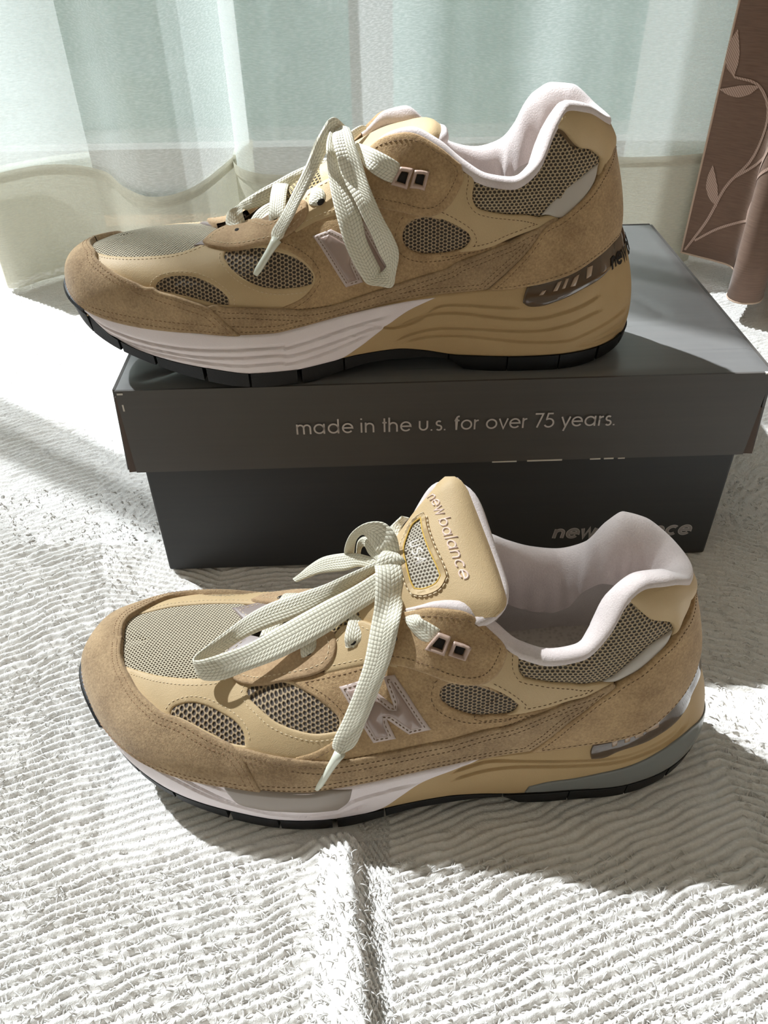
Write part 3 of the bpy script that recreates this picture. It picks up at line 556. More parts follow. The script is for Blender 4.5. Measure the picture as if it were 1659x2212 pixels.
# ---------------------------------------------------------------- shoe pieces
def smooth_outline(P, L, H, step=1.1, closed=True):
    """(t,w) control points -> dense outline in millimetres; corners sharper than 50 degrees stay corners"""
    P = np.array(P, float)*[L, H]; n = len(P)
    keep = [0]
    for i in range(1, n):
        if np.linalg.norm(P[i]-P[keep[-1]]) > .25: keep.append(i)
    P = P[keep]; n = len(P)
    if closed and np.linalg.norm(P[0]-P[-1]) < .25: P = P[:-1]; n -= 1
    corner = []
    for i in range(n):
        a, b = P[i]-P[i-1], P[(i+1) % n]-P[i]
        c = (a@b)/(np.linalg.norm(a)*np.linalg.norm(b)+1e-9)
        corner.append(c < .62)
    out = []
    for i in range(n if closed else n-1):
        p1, p2 = P[i], P[(i+1) % n]
        p0 = P[i-1] if not corner[i] and (closed or i > 0) else 2*p1-p2
        p3 = P[(i+2) % n] if not corner[(i+1) % n] and (closed or i+2 < n) else 2*p2-p1
        d = lambda a, b: max(np.linalg.norm(b-a)**.5, 1e-4)
        t1 = d(p0, p1); t2 = t1+d(p1, p2); t3 = t2+d(p2, p3)
        k = max(1, int(np.linalg.norm(p2-p1)/step))
        t = (t1+(t2-t1)*np.arange(k)/k)[:, None]
        A1 = (t1-t)/t1*p0+t/t1*p1; A2 = (t2-t)/(t2-t1)*p1+(t-t1)/(t2-t1)*p2; A3 = (t3-t)/(t3-t2)*p2+(t-t2)/(t3-t2)*p3
        B1 = (t2-t)/t2*A1+t/t2*A2; B2 = (t3-t)/(t3-t1)*A2+(t-t1)/(t3-t1)*A3
        out.append((t2-t)/(t2-t1)*B1+(t-t1)/(t2-t1)*B2)
    if not closed: out.append(P[-1:])
    return np.concatenate(out)
def area2(P): x, y = P[:, 0], P[:, 1]; return (x*np.roll(y, -1)-y*np.roll(x, -1)).sum()
def inside(Q, P):
    Q = np.atleast_2d(Q); r = np.zeros(len(Q), bool); a = P; b = np.roll(P, -1, 0)
    for (x0, y0), (x1, y1) in zip(a, b):
        m = (y0 > Q[:, 1]) != (y1 > Q[:, 1])
        if y1 != y0: r ^= m & (Q[:, 0] < (x1-x0)*(Q[:, 1]-y0)/(y1-y0)+x0)
    return r
def dist(Q, P, closed=True):
    a = P if closed else P[:-1]; b = np.roll(P, -1, 0) if closed else P[1:]
    d = b-a; L = np.maximum((d*d).sum(1), 1e-9); best = np.full(len(Q), 1e9)
    for i in range(0, len(Q), 4000):
        q = Q[i:i+4000, None]; u = np.clip(((q-a)*d).sum(2)/L, 0, 1)
        best[i:i+4000] = np.sqrt(((q-a-u[..., None]*d)**2).sum(2).min(1))
    return best
def offset_line(P, d):
    """outline moved d to its left"""
    t = np.roll(P, -1, 0)-np.roll(P, 1, 0); t /= np.maximum(np.linalg.norm(t, axis=1), 1e-9)[:, None]
    return P+np.stack([-t[:, 1], t[:, 0]], 1)*d
class Skin:
    """lays flat pieces, described in (t,w), on a curved surface of the shoe"""
    def __init__(s, F, fn, H, half): s.F, s.fn, s.H, s.L = F, fn, H, half
    def lift(s, Q, h):
        t, w = Q[:, 0]/s.L, np.clip(Q[:, 1]/s.H, 0, 1)
        return s.fn(t, w)+s.F.normal(s.fn, t, w)*np.asarray(h, float).reshape(-1, 1)
    def outline(s, pts, far): 
        P = smooth_outline(pts, s.L, s.H)
        if far: P = np.stack([2*s.L-P[:, 0], P[:, 1]], 1)
        return P if area2(P) > 0 else P[::-1]
    def sheet(s, P, h, holes=(), step=2.2, rnd=.9, puff=0., sink=-.5, relief=None, uvmode=None, edge=.45):
        """closed piece of height h with rounded rim and a skirt; returns verts (m), faces, uv (mm)"""
        rims = [P]+list(holes)
        inner = []
        for k, r in enumerate(rims):
            o = offset_line(r, rnd if k == 0 else -rnd)
            inner.append(o)
        lo, hi = P.min(0), P.max(0)
        gx = np.arange(lo[0], hi[0]+step, step); gy = np.arange(lo[1], hi[1]+step, step)
        G = np.stack(np.meshgrid(gx, gy), -1).reshape(-1, 2); G[:, 0] += (np.round((G[:, 1]-lo[1])/step) % 2)*step*.5
        C = np.concatenate([G]+inner)
        tag_in = np.concatenate([np.zeros(len(G)), np.ones(len(C)-len(G))])
        m = inside(C, P)
        for hP in holes: m &= ~inside(C, hP)
        C, tag_in = C[m], tag_in[m]
        D = np.min([dist(C, r) for r in rims], 0)
        m = np.where(tag_in > 0, D > rnd*.72, D > rnd+step*.45); C, D = C[m], D[m]
        V2 = np.concatenate(rims+[C]); edges = []; k = 0
        for r in rims:
            n = len(r); edges += [(k+i, k+(i+1) % n) for i in range(n)]; k += n
        vo, eo, fo, *_ = delaunay_2d_cdt([Vector(v) for v in V2], edges, [], 0, 1e-5)
        vo = np.array([(v.x, v.y) for v in vo]); fo = np.array([f for f in fo if len(f) == 3])
        cen = vo[fo].mean(1); ok = inside(cen, P)
        for hP in holes: ok &= ~inside(cen, hP)
        fo = fo[ok]
        a = vo[fo]; cr = (a[:, 1, 0]-a[:, 0, 0])*(a[:, 2, 1]-a[:, 0, 1])-(a[:, 1, 1]-a[:, 0, 1])*(a[:, 2, 0]-a[:, 0, 0])
        fo = fo[np.abs(cr) > 1e-6]
        Db = np.min([s.rim_dist(vo, r) for r in rims], 0)
        hh = h-edge*np.clip(1-Db/rnd, 0, 1)**2+puff*(1-np.exp(-Db/6.))
        if relief is not None: hh = hh+relief(vo)
        X = s.lift(vo, hh)
        # boundary edges -> skirt
        from collections import Counter
        ec = Counter()
        for f in fo:
            for i in range(3): ec[tuple(sorted((int(f[i]), int(f[(i+1) % 3]))))] += 1
        bd = {}
        faces = [tuple(int(i) for i in f) for f in fo]
        directed = set()
        for f in faces:
            for i in range(3): directed.add((f[i], f[(i+1) % 3]))
        sk = {}
        extra = []; 
        for (p, q), c in ec.items():
            if c != 1: continue
            if s.closing(vo[[p, q]]).all(): continue
            if (p, q) not in directed: p, q = q, p
            for v in (p, q):
                if v not in sk: sk[v] = len(vo)+len(extra); extra.append(v)
            faces.append((q, p, sk[p], sk[q]))
        if extra:
            X = np.concatenate([X, s.lift(vo[extra], np.full(len(extra), sink))])
        uv = np.concatenate([vo, vo[extra]]) if extra else vo
        if uvmode == 'top': uv = X[:, [0, 1]]
        elif uvmode == 'side': uv = X[:, [0, 2]]
        # orientation
        f0 = faces[0]; nrm = np.cross(X[f0[1]]-X[f0[0]], X[f0[2]]-X[f0[0]])
        tst = s.F.normal(s.fn, vo[f0[:1], 0]/s.L, np.clip(vo[f0[:1], 1]/s.H, 0, 1))[0]
        if nrm@tst < 0: faces = [f[::-1] for f in faces]
        return X/1000, faces, uv
    def closing(s, a):
        t = (a[:, 0]/s.L) % 2; tn = np.where(t > 1, 2-t, t); w = a[:, 1]/s.H
        return (tn < .004) | (tn > .996) | ((w > .985) & (tn > .645))
    def rim_dist(s, Q, P):
        a, b = P, np.roll(P, -1, 0); ca = s.closing(a) & s.closing(b)
        if ca.all() or not ca.any(): return dist(Q, P)
        a, b = a[~ca], b[~ca]; d = b-a; L = np.maximum((d*d).sum(1), 1e-9); best = np.full(len(Q), 1e9)
        for i in range(0, len(Q), 4000):
            q = Q[i:i+4000, None]; u = np.clip(((q-a)*d).sum(2)/L, 0, 1)
            best[i:i+4000] = np.sqrt(((q-a-u[..., None]*d)**2).sum(2).min(1))
        return best
    def stitches(s, P, d, above, h, pitch=2.5, ln=1.6, r=.22, bound=None, own=None, wmin=.03):
        """short threads along the outline P moved d inwards, left out where covered by a later piece"""
        Q = offset_line(P, d)
        D = dist(Q, P); good = D > abs(d)*.93
        good &= (Q[:, 1] > s.H*wmin) & (Q[:, 1] < s.H*.985) & (np.abs((Q[:, 0]/s.L) % 1) > .004)
        if own is not None: good &= inside(Q, own)
        good &= ~s.closing(P)
        for A in above: good &= ~inside(Q, A)
        bag = Bag(); n = len(Q); Lc = 0; nxt = 0
        pts = []
        for i in range(n):
            a, b = Q[i], Q[(i+1) % n]; L = np.linalg.norm(b-a)
            while nxt <= Lc+L and L > 0:
                u = (nxt-Lc)/L
                if good[i] and good[(i+1) % n]: pts.append((a+(b-a)*u, (b-a)/L))
                nxt += pitch
            Lc += L
        if not pts: return None
        c = np.array([p for p, _ in pts]); t = np.array([q for _, q in pts]); nn = np.stack([-t[:, 1], t[:, 0]], 1)
        ks = np.array([-1, -.62, 0, .62, 1]); rs = np.array([.15, .85, 1, .85, .15]); K = len(c)
        V = []
        for k, rr in zip(ks, rs):
            for a in range(4):
                ang = math.pi/2*a+math.pi/4
                V.append(s.lift(c+t*(k*ln/2)+nn*(math.cos(ang)*r*rr), np.full(K, 0.)+h+(math.sin(ang)*rr*r+r*.35*(1-k*k)*1.2)))
        V = np.stack(V, 1).reshape(-1, 3)/1000
        F = []
        for i in range(K):
            o = i*20
            for k in range(4):
                for a in range(4): F.append((o+k*4+a, o+k*4+(a+1) % 4, o+(k+1)*4+(a+1) % 4, o+(k+1)*4+a))
        bag.add(V, F); return bag

def ribbon(ra, rb, th=1.25, seg=1.0, K=7, widen=1.0):
    """flat lace between two edge curves (mm)"""
    n = max(12, int(np.linalg.norm(np.diff(np.array(ra), axis=0), axis=1).sum()/seg))
    m = len(ra)
    def res(r):
        r = np.array(r, float); E = np.concatenate([[2*r[0]-r[1]], r, [2*r[-1]-r[-2]]]); o = []
        for s in np.linspace(0, m-1, n):
            i = min(int(s), m-2); u = s-i; a, b, c, e = E[i:i+4]
            o.append(.5*((2*b)+(c-a)*u+(2*a-5*b+4*c-e)*u*u+(3*b-a-3*c+e)*u**3))
        o = np.array(o)
        for _ in range(2): o[1:-1] = (o[:-2]+2*o[1:-1]+o[2:])/4
        return o
    if len(ra) != len(rb):
        k = max(len(ra), len(rb)); ra, rb = catmull(ra, k), catmull(rb, k); m = k
    A, B = res(ra), res(rb); C = (A+B)/2
    A, B = C+(A-C)*widen, C+(B-C)*widen
    T = np.gradient(C, axis=0); W = B-A; N = np.cross(T, W); N /= np.maximum(np.linalg.norm(N, axis=1), 1e-9)[:, None]
    for i in range(1, n):
        if N[i]@N[i-1] < 0: N[i] = -N[i]
    for _ in range(2): N[1:-1] = N[:-2]+2*N[1:-1]+N[2:]; N /= np.maximum(np.linalg.norm(N, axis=1), 1e-9)[:, None]
    s = np.concatenate([[0], np.cumsum(np.linalg.norm(np.diff(C, axis=0), axis=1))]); wd = np.linalg.norm(W, axis=1)
    prof = []
    cs = np.linspace(-1, 1, K)
    for c in cs: prof.append((c, .5*(1-abs(c)**6*.7)))
    for c in cs[::-1]: prof.append((c, -.5*(1-abs(c)**6*.7)))
    V = []; U = []; P = len(prof)
    for i in range(n):
        for c, h in prof:
            V.append(A[i]+W[i]*(c+1)/2+N[i]*h*th); U.append((s[i], c*min(wd[i], 8.6)/2))
    F = []
    for i in range(n-1):
        for j in range(P): F.append((i*P+j, (i+1)*P+j, (i+1)*P+(j+1) % P, i*P+(j+1) % P))
    F += [tuple(range(P))[::-1], tuple(range((n-1)*P, n*P))]
    return np.array(V)/1000, F, np.array(U)

def tube(P, R, K=10, cap=True):
    P = np.asarray(P, float); n = len(P); R = np.broadcast_to(np.asarray(R, float), (n,))
    T = np.gradient(P, axis=0); T /= np.maximum(np.linalg.norm(T, axis=1), 1e-9)[:, None]
    ref = np.array([0, 0, 1.]) if abs(T[0][2]) < .9 else np.array([1., 0, 0]); V = []
    u = np.cross(T[0], ref); u /= np.linalg.norm(u)
    for i in range(n):
        u = u-T[i]*(u@T[i]); u /= max(np.linalg.norm(u), 1e-9); v = np.cross(T[i], u)
        for k in range(K):
            a = 2*math.pi*k/K; V.append(P[i]+R[i]*(u*math.cos(a)+v*math.sin(a)))
    F = [(i*K+k, i*K+(k+1) % K, (i+1)*K+(k+1) % K, (i+1)*K+k) for i in range(n-1) for k in range(K)]
    if cap: F += [tuple(range(K))[::-1], tuple(range((n-1)*K, n*K))]
    return np.array(V), F

# order of the overlays from the lowest to the topmost: name, part name, material, height, options
LAYERS = [
 ('toe_mesh', 'toe_mesh', 'mesh_toe', .3, dict(uv='top', grow=0)),
 ('window_small', 'mesh_window', 'mesh_side', .3, dict(uv='side', grow=1.6)),
 ('window_big', 'mesh_window', 'mesh_side', .3, dict(uv='side', grow=1.6)),
 ('oval', 'mesh_window', 'mesh_side', .3, dict(uv='side', grow=1.6, puff=.5)),
 ('collar_mesh', 'collar_mesh', 'mesh_collar', .4, dict(uv='side', puff=2.2)),
 ('leather_vamp', 'leather_vamp', 'leather', 0.9, dict(holes=('window_small', 'window_big'), st=(3.2,), hst=3.0, thread='thread', stw=.5)),
 ('saddle', 'suede_side_panel', 'suede', 1.4, dict(holes=('oval',), st=(2.8,), hst=4.0, thread='thread_dark')),
 ('quarter', 'leather_quarter', 'leather', 1.8, dict(st=(3.2,), thread='thread_dark', sink=.5)),
 ('strip', 'reflective_strip', 'strip', 2.0, dict()),
 ('N', 'letter_patch', 'n_base', 2.2, dict(linear=True)),
 ('leather_stay', 'leather_lace_stay', 'leather', 1.9, dict(st=(2.8,), thread='thread')),
 ('throat', 'throat_film', 'throat', 1.3, dict(st=(2.5,), thread='thread')),
 ('tip', 'suede_lace_stay', 'suede_light', 2.9, dict(st=(3.2,), thread='thread')),
 ('dstay', 'suede_eyelet_panel', 'suede', 2.8, dict(st=(3.6,), thread='thread_dark')),
 ('foxing', 'suede_side_strip', 'suede_toe', 2.4, dict(st=(3.2, 6.2), thread='thread_dark')),
 ('heel_cap', 'leather_heel_tab', 'leather', 1.9, dict(puff=2.6, st=(2.2,), thread='thread_dark')),
 ('heel_counter', 'suede_heel_counter', 'suede', 3.1, dict(st=(2.6,), thread='thread_dark')),
 ('mudguard', 'suede_toe_guard', 'suede_toe', 3.2, dict(st=(2.4, 5.6), thread='thread_mid')),
]
BUMPED = set()

def build_shoe(side, origin, yaw, label):
    near_med = side == 'right'
    F = Form(MEDIAL, LATERAL) if near_med else Form(LATERAL, MEDIAL)
    pat = PATTERN[side]
    root = thing('sneaker', label, 'sneaker', origin, yaw, 'pair of tan sneakers')
    UP = Skin(F, F.upper, 78., 385.); MS = Skin(F, F.midsole, 34., 385.)
    # ---- inner shell of the upper, over its whole height
    nt, nw = 300, 34
    tg = np.arange(nt)/nt*2
    T, Wd = np.meshgrid(tg, np.linspace(0, 1, nw), indexing='ij')
    X = F.upper(T.ravel(), Wd.ravel())-F.normal(F.upper, T.ravel(), Wd.ravel())*.25
    obj('upper_shell', X/1000, grid_faces(nt, nw, True), 'shell', root)
    # ---- overlays
    outl = {}
    for far in (0, 1):
        for key in pat:
            if key in ('mid_white', 'heel_plate', 'pod', 'cushion', 'grooves', 'ribs'): continue
            if key == 'N':
                P = np.array(pat[key])*[UP.L, UP.H]
                Q = []
                for i in range(len(P)):
                    a, b = P[i], P[(i+1) % len(P)]; k = max(1, int(np.linalg.norm(b-a)/1.2)); Q += [a+(b-a)*j/k for j in range(k)]
                P = np.array(Q)
                if far: P = np.stack([2*UP.L-P[:, 0], P[:, 1]], 1)
                outl[key, far] = P if area2(P) > 0 else P[::-1]
            else: outl[key, far] = UP.outline(pat[key], far)
    order = [l[0] for l in LAYERS]
    for far in (0, 1):
        for li, (key, pname, mat, h, op) in enumerate(LAYERS):
            P = outl[key, far]
            if op.get('grow'):
                P = offset_line(P, -op['grow'])
            holes = [outl[k, far] for k in op.get('holes', ())]
            rnd = .5 if key == 'N' else .9
            V, fc, uv = UP.sheet(P, h, holes, puff=op.get('puff', 0.), uvmode=op.get('uv'), sink=op.get('sink', -.4), rnd=rnd, step=2.6 if far else 2.1)
            o = obj(pname, V, fc, mat, root, uv=uv)
            above = [outl[k, far] for k in order[li+1:]]
            bag = Bag()
            for d in op.get('st', ()):
                b = UP.stitches(outl[key, far], d, above, h, own=None, wmin=op.get('stw', .03))
                if b: bag.add(np.concatenate(b.V), b.F)
            if op.get('hst'):
                for k in op['holes']:
                    b = UP.stitches(outl[k, far], -op['hst'], above, h, own=outl[key, far])
                    if b: bag.add(np.concatenate(b.V), b.F)
            bag.build('stitching', op.get('thread', 'thread'), o, kind='stuff')
            if key == 'N':      # raised glossy letter on the patch, with its seam
                I = offset_line(P, 2.3); D = dist(I, P); I = I[D > 2.0]
                V, fc, uv = UP.sheet(I, 3.0, rnd=.7, sink=1.7, step=2.4, edge=.6)
                obj('raised_letter', V, fc, 'n_top', o)
                b = UP.stitches(P, 1.35, [], 2.2, pitch=2.2, ln=1.5, r=.22)
                if b: b.build('stitching', 'thread_dark', o, kind='stuff')
        # ---- square lace eyelets
        for key in ('ring1', 'ring2'):
            P = outl[key, far]; c = P.mean(0)
            hole = c+(P-c)*.58
            V, fc, uv = UP.sheet(P, 4.3, [hole], rnd=.6, sink=2.0, step=2.5, edge=.7)
            o = obj('square_eyelet', V, fc, 'ring', root)
            V, fc, uv = UP.sheet(hole[::2], 2.98, rnd=.3, sink=2.0, step=2.5)
            obj('eyelet_hole', V, fc, 'dark', o)
        # ---- punched lace holes
        for (px, pw) in EYELETS[side]:
            c = np.array([px*UP.L, pw*UP.H])
            if far: c[0] = 2*UP.L-c[0]
            a = np.linspace(0, 2*math.pi, 14, endpoint=False)
            P = c+np.stack([np.cos(a)*2.0, np.sin(a)*1.6], 1)
            V, fc, uv = UP.sheet(P, 3.05, rnd=.3, sink=1.5, step=3)
            obj('lace_hole', V, fc, 'dark', root)
    # ---- midsole with moulded waves
    gro = []
    for far in (0, 1):
        for g in pat['grooves']:
            P = smooth_outline(g, MS.L, MS.H, step=.8, closed=False)
            if far: P = np.stack([2*MS.L-P[:, 0], P[:, 1]], 1)
            gro.append(P)
    def relief(Q):
        r = np.zeros(len(Q))
        for P in gro:
            lo, hi = P.min(0)-4, P.max(0)+4
            m = ((Q > lo) & (Q < hi)).all(1)
            if not m.any(): continue
            d = dist(Q[m], P, closed=False); up = np.zeros(m.sum())
            # signed: steep below the line, soft above -> overlapping wave look
            q = Q[m]; k = ((q[:, None]-P[None])**2).sum(2).argmin(1); above = q[:, 1] > P[k, 1]
            fade = np.clip(np.minimum(k, len(P)-1-k)/8., 0, 1)
            up = -fade*np.where(above, 1.35*np.exp(-(d/2.1)**1.6), 1.35*np.exp(-(d/.4)**2))
            r[m] = np.minimum(r[m], up)
        return r
    nt, nw = 1300, 84
    tg = np.arange(nt)/nt*2; wg = np.linspace(0, 1, nw)
    T, Wd = np.meshgrid(tg, wg, indexing='ij'); T, Wd = T.ravel(), Wd.ravel()
    Q = np.stack([T*MS.L, Wd*MS.H], 1)
    under = np.zeros(len(Q), bool)
    for far in (0, 1):
        mw = MS.outline(pat['mid_white'], far); under |= inside(Q, mw) & (MS.rim_dist(Q, mw) > 1.2)
    X = F.midsole(T, Wd)+F.normal(F.midsole, T, Wd)*np.where(under, -2.0, relief(Q))[:, None]
    # shelf inwards at the top and bottom
    base = X.reshape(nt, nw, 3); n2 = F._at(F.N2, tg)
    inn = base[:, -1].copy(); inn[:, :2] -= n2*4.5; inn[:, 2] -= 1.5
    inb = base[:, 0].copy(); inb[:, :2] -= n2*6
    full = np.concatenate([inb[:, None], base, inn[:, None]], 1)
    mid = obj('midsole', full.reshape(-1, 3)/1000, grid_faces(nt, nw+2, True), 'mid_tan', root)
    for far in (0, 1):
        for key, pname, mat, h, pf in (('mid_white', 'white_forefoot_foam', 'mid_white', .5, 0), ('heel_plate', 'heel_stabiliser', 'plate', .9, .5), ('pod', 'grey_cushion_pod', 'pod', .75, .25), ('cushion', 'clear_heel_cushion', 'cushion', .75, .3)):
            if key not in pat: continue
            if key in ('pod', 'cushion') and far: continue
            P = MS.outline(pat[key], far)
            V, fc, uv = MS.sheet(P, h, step=.85 if key == 'mid_white' and not far else 1.5, rnd=.5, edge=.25, puff=pf, relief=(relief if key == 'mid_white' else None), sink=-1.2)
            o = obj(pname, V, fc, mat, root)
            if key == 'heel_plate' and not far and side == 'right':      # printed name round the back of the plate
                def place3(u, v, hh):
                    a, c = np.array([.096-u*1.55/385.]), np.array([.72+v/36.+u*.0012])
                    return (F.midsole(a, np.clip(c, 0, .99))+F.normal(F.midsole, a, c*0+.75)*(1.30+hh*.5))[0]/1000
                lettering('new balance', 3.6, .14, place3, .25, 'dark', 'printed_name', o, track=.1)
            if key == 'heel_plate':        # slanted ribs seen inside the clear plate
                for i, rb in enumerate(pat['ribs']):
                    P = MS.outline(rb, far)
                    V, fc, uv = MS.sheet(P, 1.75, step=2, rnd=.3, edge=.2, sink=1.0)
                    obj('rib', V, fc, 'rib', o)
    # ---- outsole: a base sheet and separate lugs round the rim
    R = F.midsole(tg[::8], np.zeros(len(tg[::8])))
    ring = R.copy(); P = ring[:, :2]; P = P if area2(P) > 0 else P[::-1]
    inn = offset_line(P, 3.)
    G = np.stack(np.meshgrid(np.arange(0, 310, 9.), np.arange(-60, 61, 9.)), -1).reshape(-1, 2)
    G = G[inside(G, inn)]; G = G[dist(G, inn) > 3]
    V2 = np.concatenate([inn, G]); n = len(inn)
    vo, eo, fo, *_ = delaunay_2d_cdt([Vector(v) for v in V2], [(i, (i+1) % n) for i in range(n)], [], 1, 1e-5)
    vo = np.array([(v.x, v.y) for v in vo]); z = Form._prof(Z_MID, np.clip(vo[:, 0], 0, 309))-.2
    obj('outsole', np.column_stack([vo, z])/1000, [tuple(f) for f in fo], 'rubber', root)
    def tx(x, far):
        g = np.arange(F.N)/F.N*2; m = (g >= 1) & (g <= 2) if far else (g >= 0) & (g <= 1)
        xs = F.O[m, 0]; o = np.argsort(xs); return float(np.interp(x, xs[o], g[m][o]))
    def lug(t0, t1, depth, top=0.0, k=9, proud=.7):
        t = np.linspace(t0, t1, k); O = F._at(F.O, t); n2 = F._at(F.N2, t); zm, zo, zf = F._at(F.zm, t), F._at(F.zo, t), F._at(F.zf, t)
        M0 = F.midsole(t, np.full(k, .06+0*top)); 
        zt = zm+.5+(zf-zm)*(np.clip((.155-np.abs(t-1))/.06, 0, 1)**.7*1.02 if top else 0.)
        rows = []
        if top:
            Mt = F.midsole(t, np.clip((zt-zm)/np.maximum(zf-zm, 1), .04, .94))
            rows.append(np.column_stack([Mt[:, :2]-n2*4.5, zt+.3]))
        for f in (1., .8, .5, .2, 0.) if top else (1., 0.):      # outer face hugs the midsole wall
            z = zm-.4+(zt-zm+.4)*f
            Mt = F.midsole(t, np.clip((z-zm)/np.maximum(zf-zm, 1), .04, 1))
            rows.append(np.column_stack([Mt[:, :2]+n2*(proud if f > 0 else proud-.2), z]))
        rows += [np.column_stack([M0[:, :2]-n2*.4, zo]), np.column_stack([M0[:, :2]-n2*depth, zo+.2]), np.column_stack([M0[:, :2]-n2*depth, zm+1.5])]
        q = len(rows); V = np.stack(rows, 1).reshape(-1, 3)
        Fc = [(i*q+j, (i+1)*q+j, (i+1)*q+(j+1) % q, i*q+(j+1) % q) for i in range(k-1) for j in range(q)]
        Fc += [tuple(range(q))[::-1], tuple(range((k-1)*q, k*q))]
        obj('outsole_lug', V/1000, Fc, 'rubber', root, smooth=False)
    for far in (0, 1):
        for x0, x1, dp in ((20, 34.5, 14), (36, 52.5, 16), (54, 77.5, 20), (79.5, 101, 22), (102.2, 126, 22), (128.5, 150, 22), (206, 236.5, 18), (237.2, 264.5, 18), (265.2, 286.5, 16)):
            lug(tx(x0, far), tx(x1, far), dp)
        lug(tx(151, far), tx(205, far), 8, k=14, proud=.2)
    e0_, e1_ = tx(19.6, 0), tx(19.6, 1)
    for i in range(6): lug(e0_+(e1_-e0_)*i/6+.0004, e0_+(e1_-e0_)*(i+1)/6-.0004, 12, top=1, k=9, proud=1.7)
    t0, t1 = tx(287.5, 0), 2-tx(287.5, 1)
    for i in range(4):
        a = t0+(-t1-t0)*i/4; b = t0+(-t1-t0)*(i+1)/4
        lug(b+.0015, a-.0015, 14, k=6)
    for i, x in enumerate((70, 92, 114, 136, 220, 243, 266)):     # tread blocks under the middle
        zz = float(Form._prof(Z_OUT, np.array([x*1.]))[0]); zm_ = float(Form._prof(Z_MID, np.array([x*1.]))[0])
        V, Fc = box_vf(x-8, x+8, -20 if x < 200 else -12, 20 if x < 200 else 12, zz+.3, zm_)
        obj('outsole_lug', np.array(V)/1000, Fc, 'rubber', root, smooth=False)
    # ---- collar: rolled fleece edge, padded lining, heel lining, insole
    e0, e1 = tx(157, 0), tx(157, 1)-2
    tt = np.linspace(e1, e0, 170)
    Tp = F.upper(tt, np.ones(len(tt)))
    tg2 = np.gradient(Tp, axis=0); tg2[:, 2] = 0; tg2 /= np.maximum(np.linalg.norm(tg2, axis=1), 1e-9)[:, None]
    inw = np.stack([-tg2[:, 1], tg2[:, 0], 0*tt], 1)
    cen = np.array([220, 0, 0.]); sgn = np.sign(((cen-Tp)*inw)[:, :2].sum(1)); inw *= np.where(sgn == 0, 1, sgn)[:, None]
    for _ in range(8): inw[1:-1] = (inw[:-2]+2*inw[1:-1]+inw[2:])/4; inw /= np.linalg.norm(inw, axis=1)[:, None]
    roll = [(-1.4, -4.2), (-2.6, -2.6), (-2.8, -.6), (-2.2, 1.0), (-.6, 2.0), (1.8, 2.0), (4.2, .8), (6.2, -1.8), (7.8, -6), (8.8, -13), (9.2, -22), (8.6, -31)]
    end = np.clip(np.minimum(np.arange(len(tt)), np.arange(len(tt))[::-1])/14., .25, 1)
    V = []
    for i in range(len(tt)):
        heel = np.clip((Tp[i, 0]-236)/20, 0, 1)
        for d, z in roll:
            k = 1+.25*heel if d > 1 else 1
            wr = .5*math.sin(i*1.1+z*.12)*math.exp(-((z+22)/9)**2)
            V.append(Tp[i]+inw[i]*((d*k+wr)*end[i])+np.array([0, 0, z*end[i] if z > -8 else z]))
    obj('collar_lining', np.array(V)/1000, grid_faces(len(tt), len(roll)), 'fleece', root)
    zin = np.interp(Tp[:, 0], [150, 200, 240, 300], [40, 42, 46, 50])
    low = []
    for i in range(len(tt)):
        p = Tp[i]+inw[i]*8.6*end[i]; O = F.upper(tt[i:i+1], np.zeros(1))[0]; nn = F._at(F.N2, tt[i:i+1])[0]
        q = np.array([O[0]-nn[0]*4, O[1]-nn[1]*4, zin[i]])
        p = p+np.array([0, 0, -30.5]); r = (p+q)/2+np.array([nn[0]*2, nn[1]*2, 0])
        low += [p, p*.7+r*.3, r, r*.4+q*.6, q]
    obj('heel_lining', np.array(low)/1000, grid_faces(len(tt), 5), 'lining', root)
    R = F.upper(np.arange(160)/160*2, np.zeros(160)); P = R[:, :2]; P = P if area2(P) > 0 else P[::-1]
    inn = offset_line(P, 2.5); n = len(inn)
    G = np.stack(np.meshgrid(np.arange(0, 310, 7.), np.arange(-60, 61, 7.)), -1).reshape(-1, 2); G = G[inside(G, inn)]; G = G[dist(G, inn) > 3]
    V2 = np.concatenate([inn, G])
    vo, eo, fo, *_ = delaunay_2d_cdt([Vector(v) for v in V2], [(i, (i+1) % n) for i in range(n)], [], 1, 1e-5)
    vo = np.array([(v.x, v.y) for v in vo]); D = dist(vo, inn)
    z = np.interp(vo[:, 0], [0, 60, 110, 200, 240, 300], [50, 41, 36, 45, 49, 53])+1.5*np.exp(-D/6)
    obj('insole', np.column_stack([vo, z])/1000, [tuple(f) for f in fo], 'insole', root)
    build_tongue(side, root)
    # ---- laces
    for ra, rb in LACES[side]:
        V, fc, uv = ribbon(ra, rb, widen=1.2 if side == 'left' else 1.1); obj('shoelace', V, fc, 'lace', root, uv=uv)
    for fx, fy, fz, nx, ny, nz in CROSS[side]:
        a, b = np.array([fx, fy, fz]), np.array([nx, ny, nz]); mid_ = (a+b)/2+np.array([0, 0, 5.])
        c = [a+np.array([0, 1.5, -4]), a+np.array([0, -1, 1.5]), mid_, b+np.array([0, 1, 1.5]), b+np.array([0, -2.5, -4])]
        w = np.array([4.0, 0, .0])
        V, fc, uv = ribbon([p-w for p in c], [p+w for p in c]); obj('shoelace', V, fc, 'lace', root, uv=uv)
    a, b = [np.array(p) for p in LACE_TIPS[side]]
    P = a+(b-a)*np.linspace(0, 1, 8)[:, None]
    V, fc = tube(P, [2.6, 2.2, 1.9, 1.8, 1.75, 1.75, 1.7, 1.2]); obj('lace_tip', V/1000, fc, 'tip', root)
    # ---- small pull loop sewn to the heel
    return root

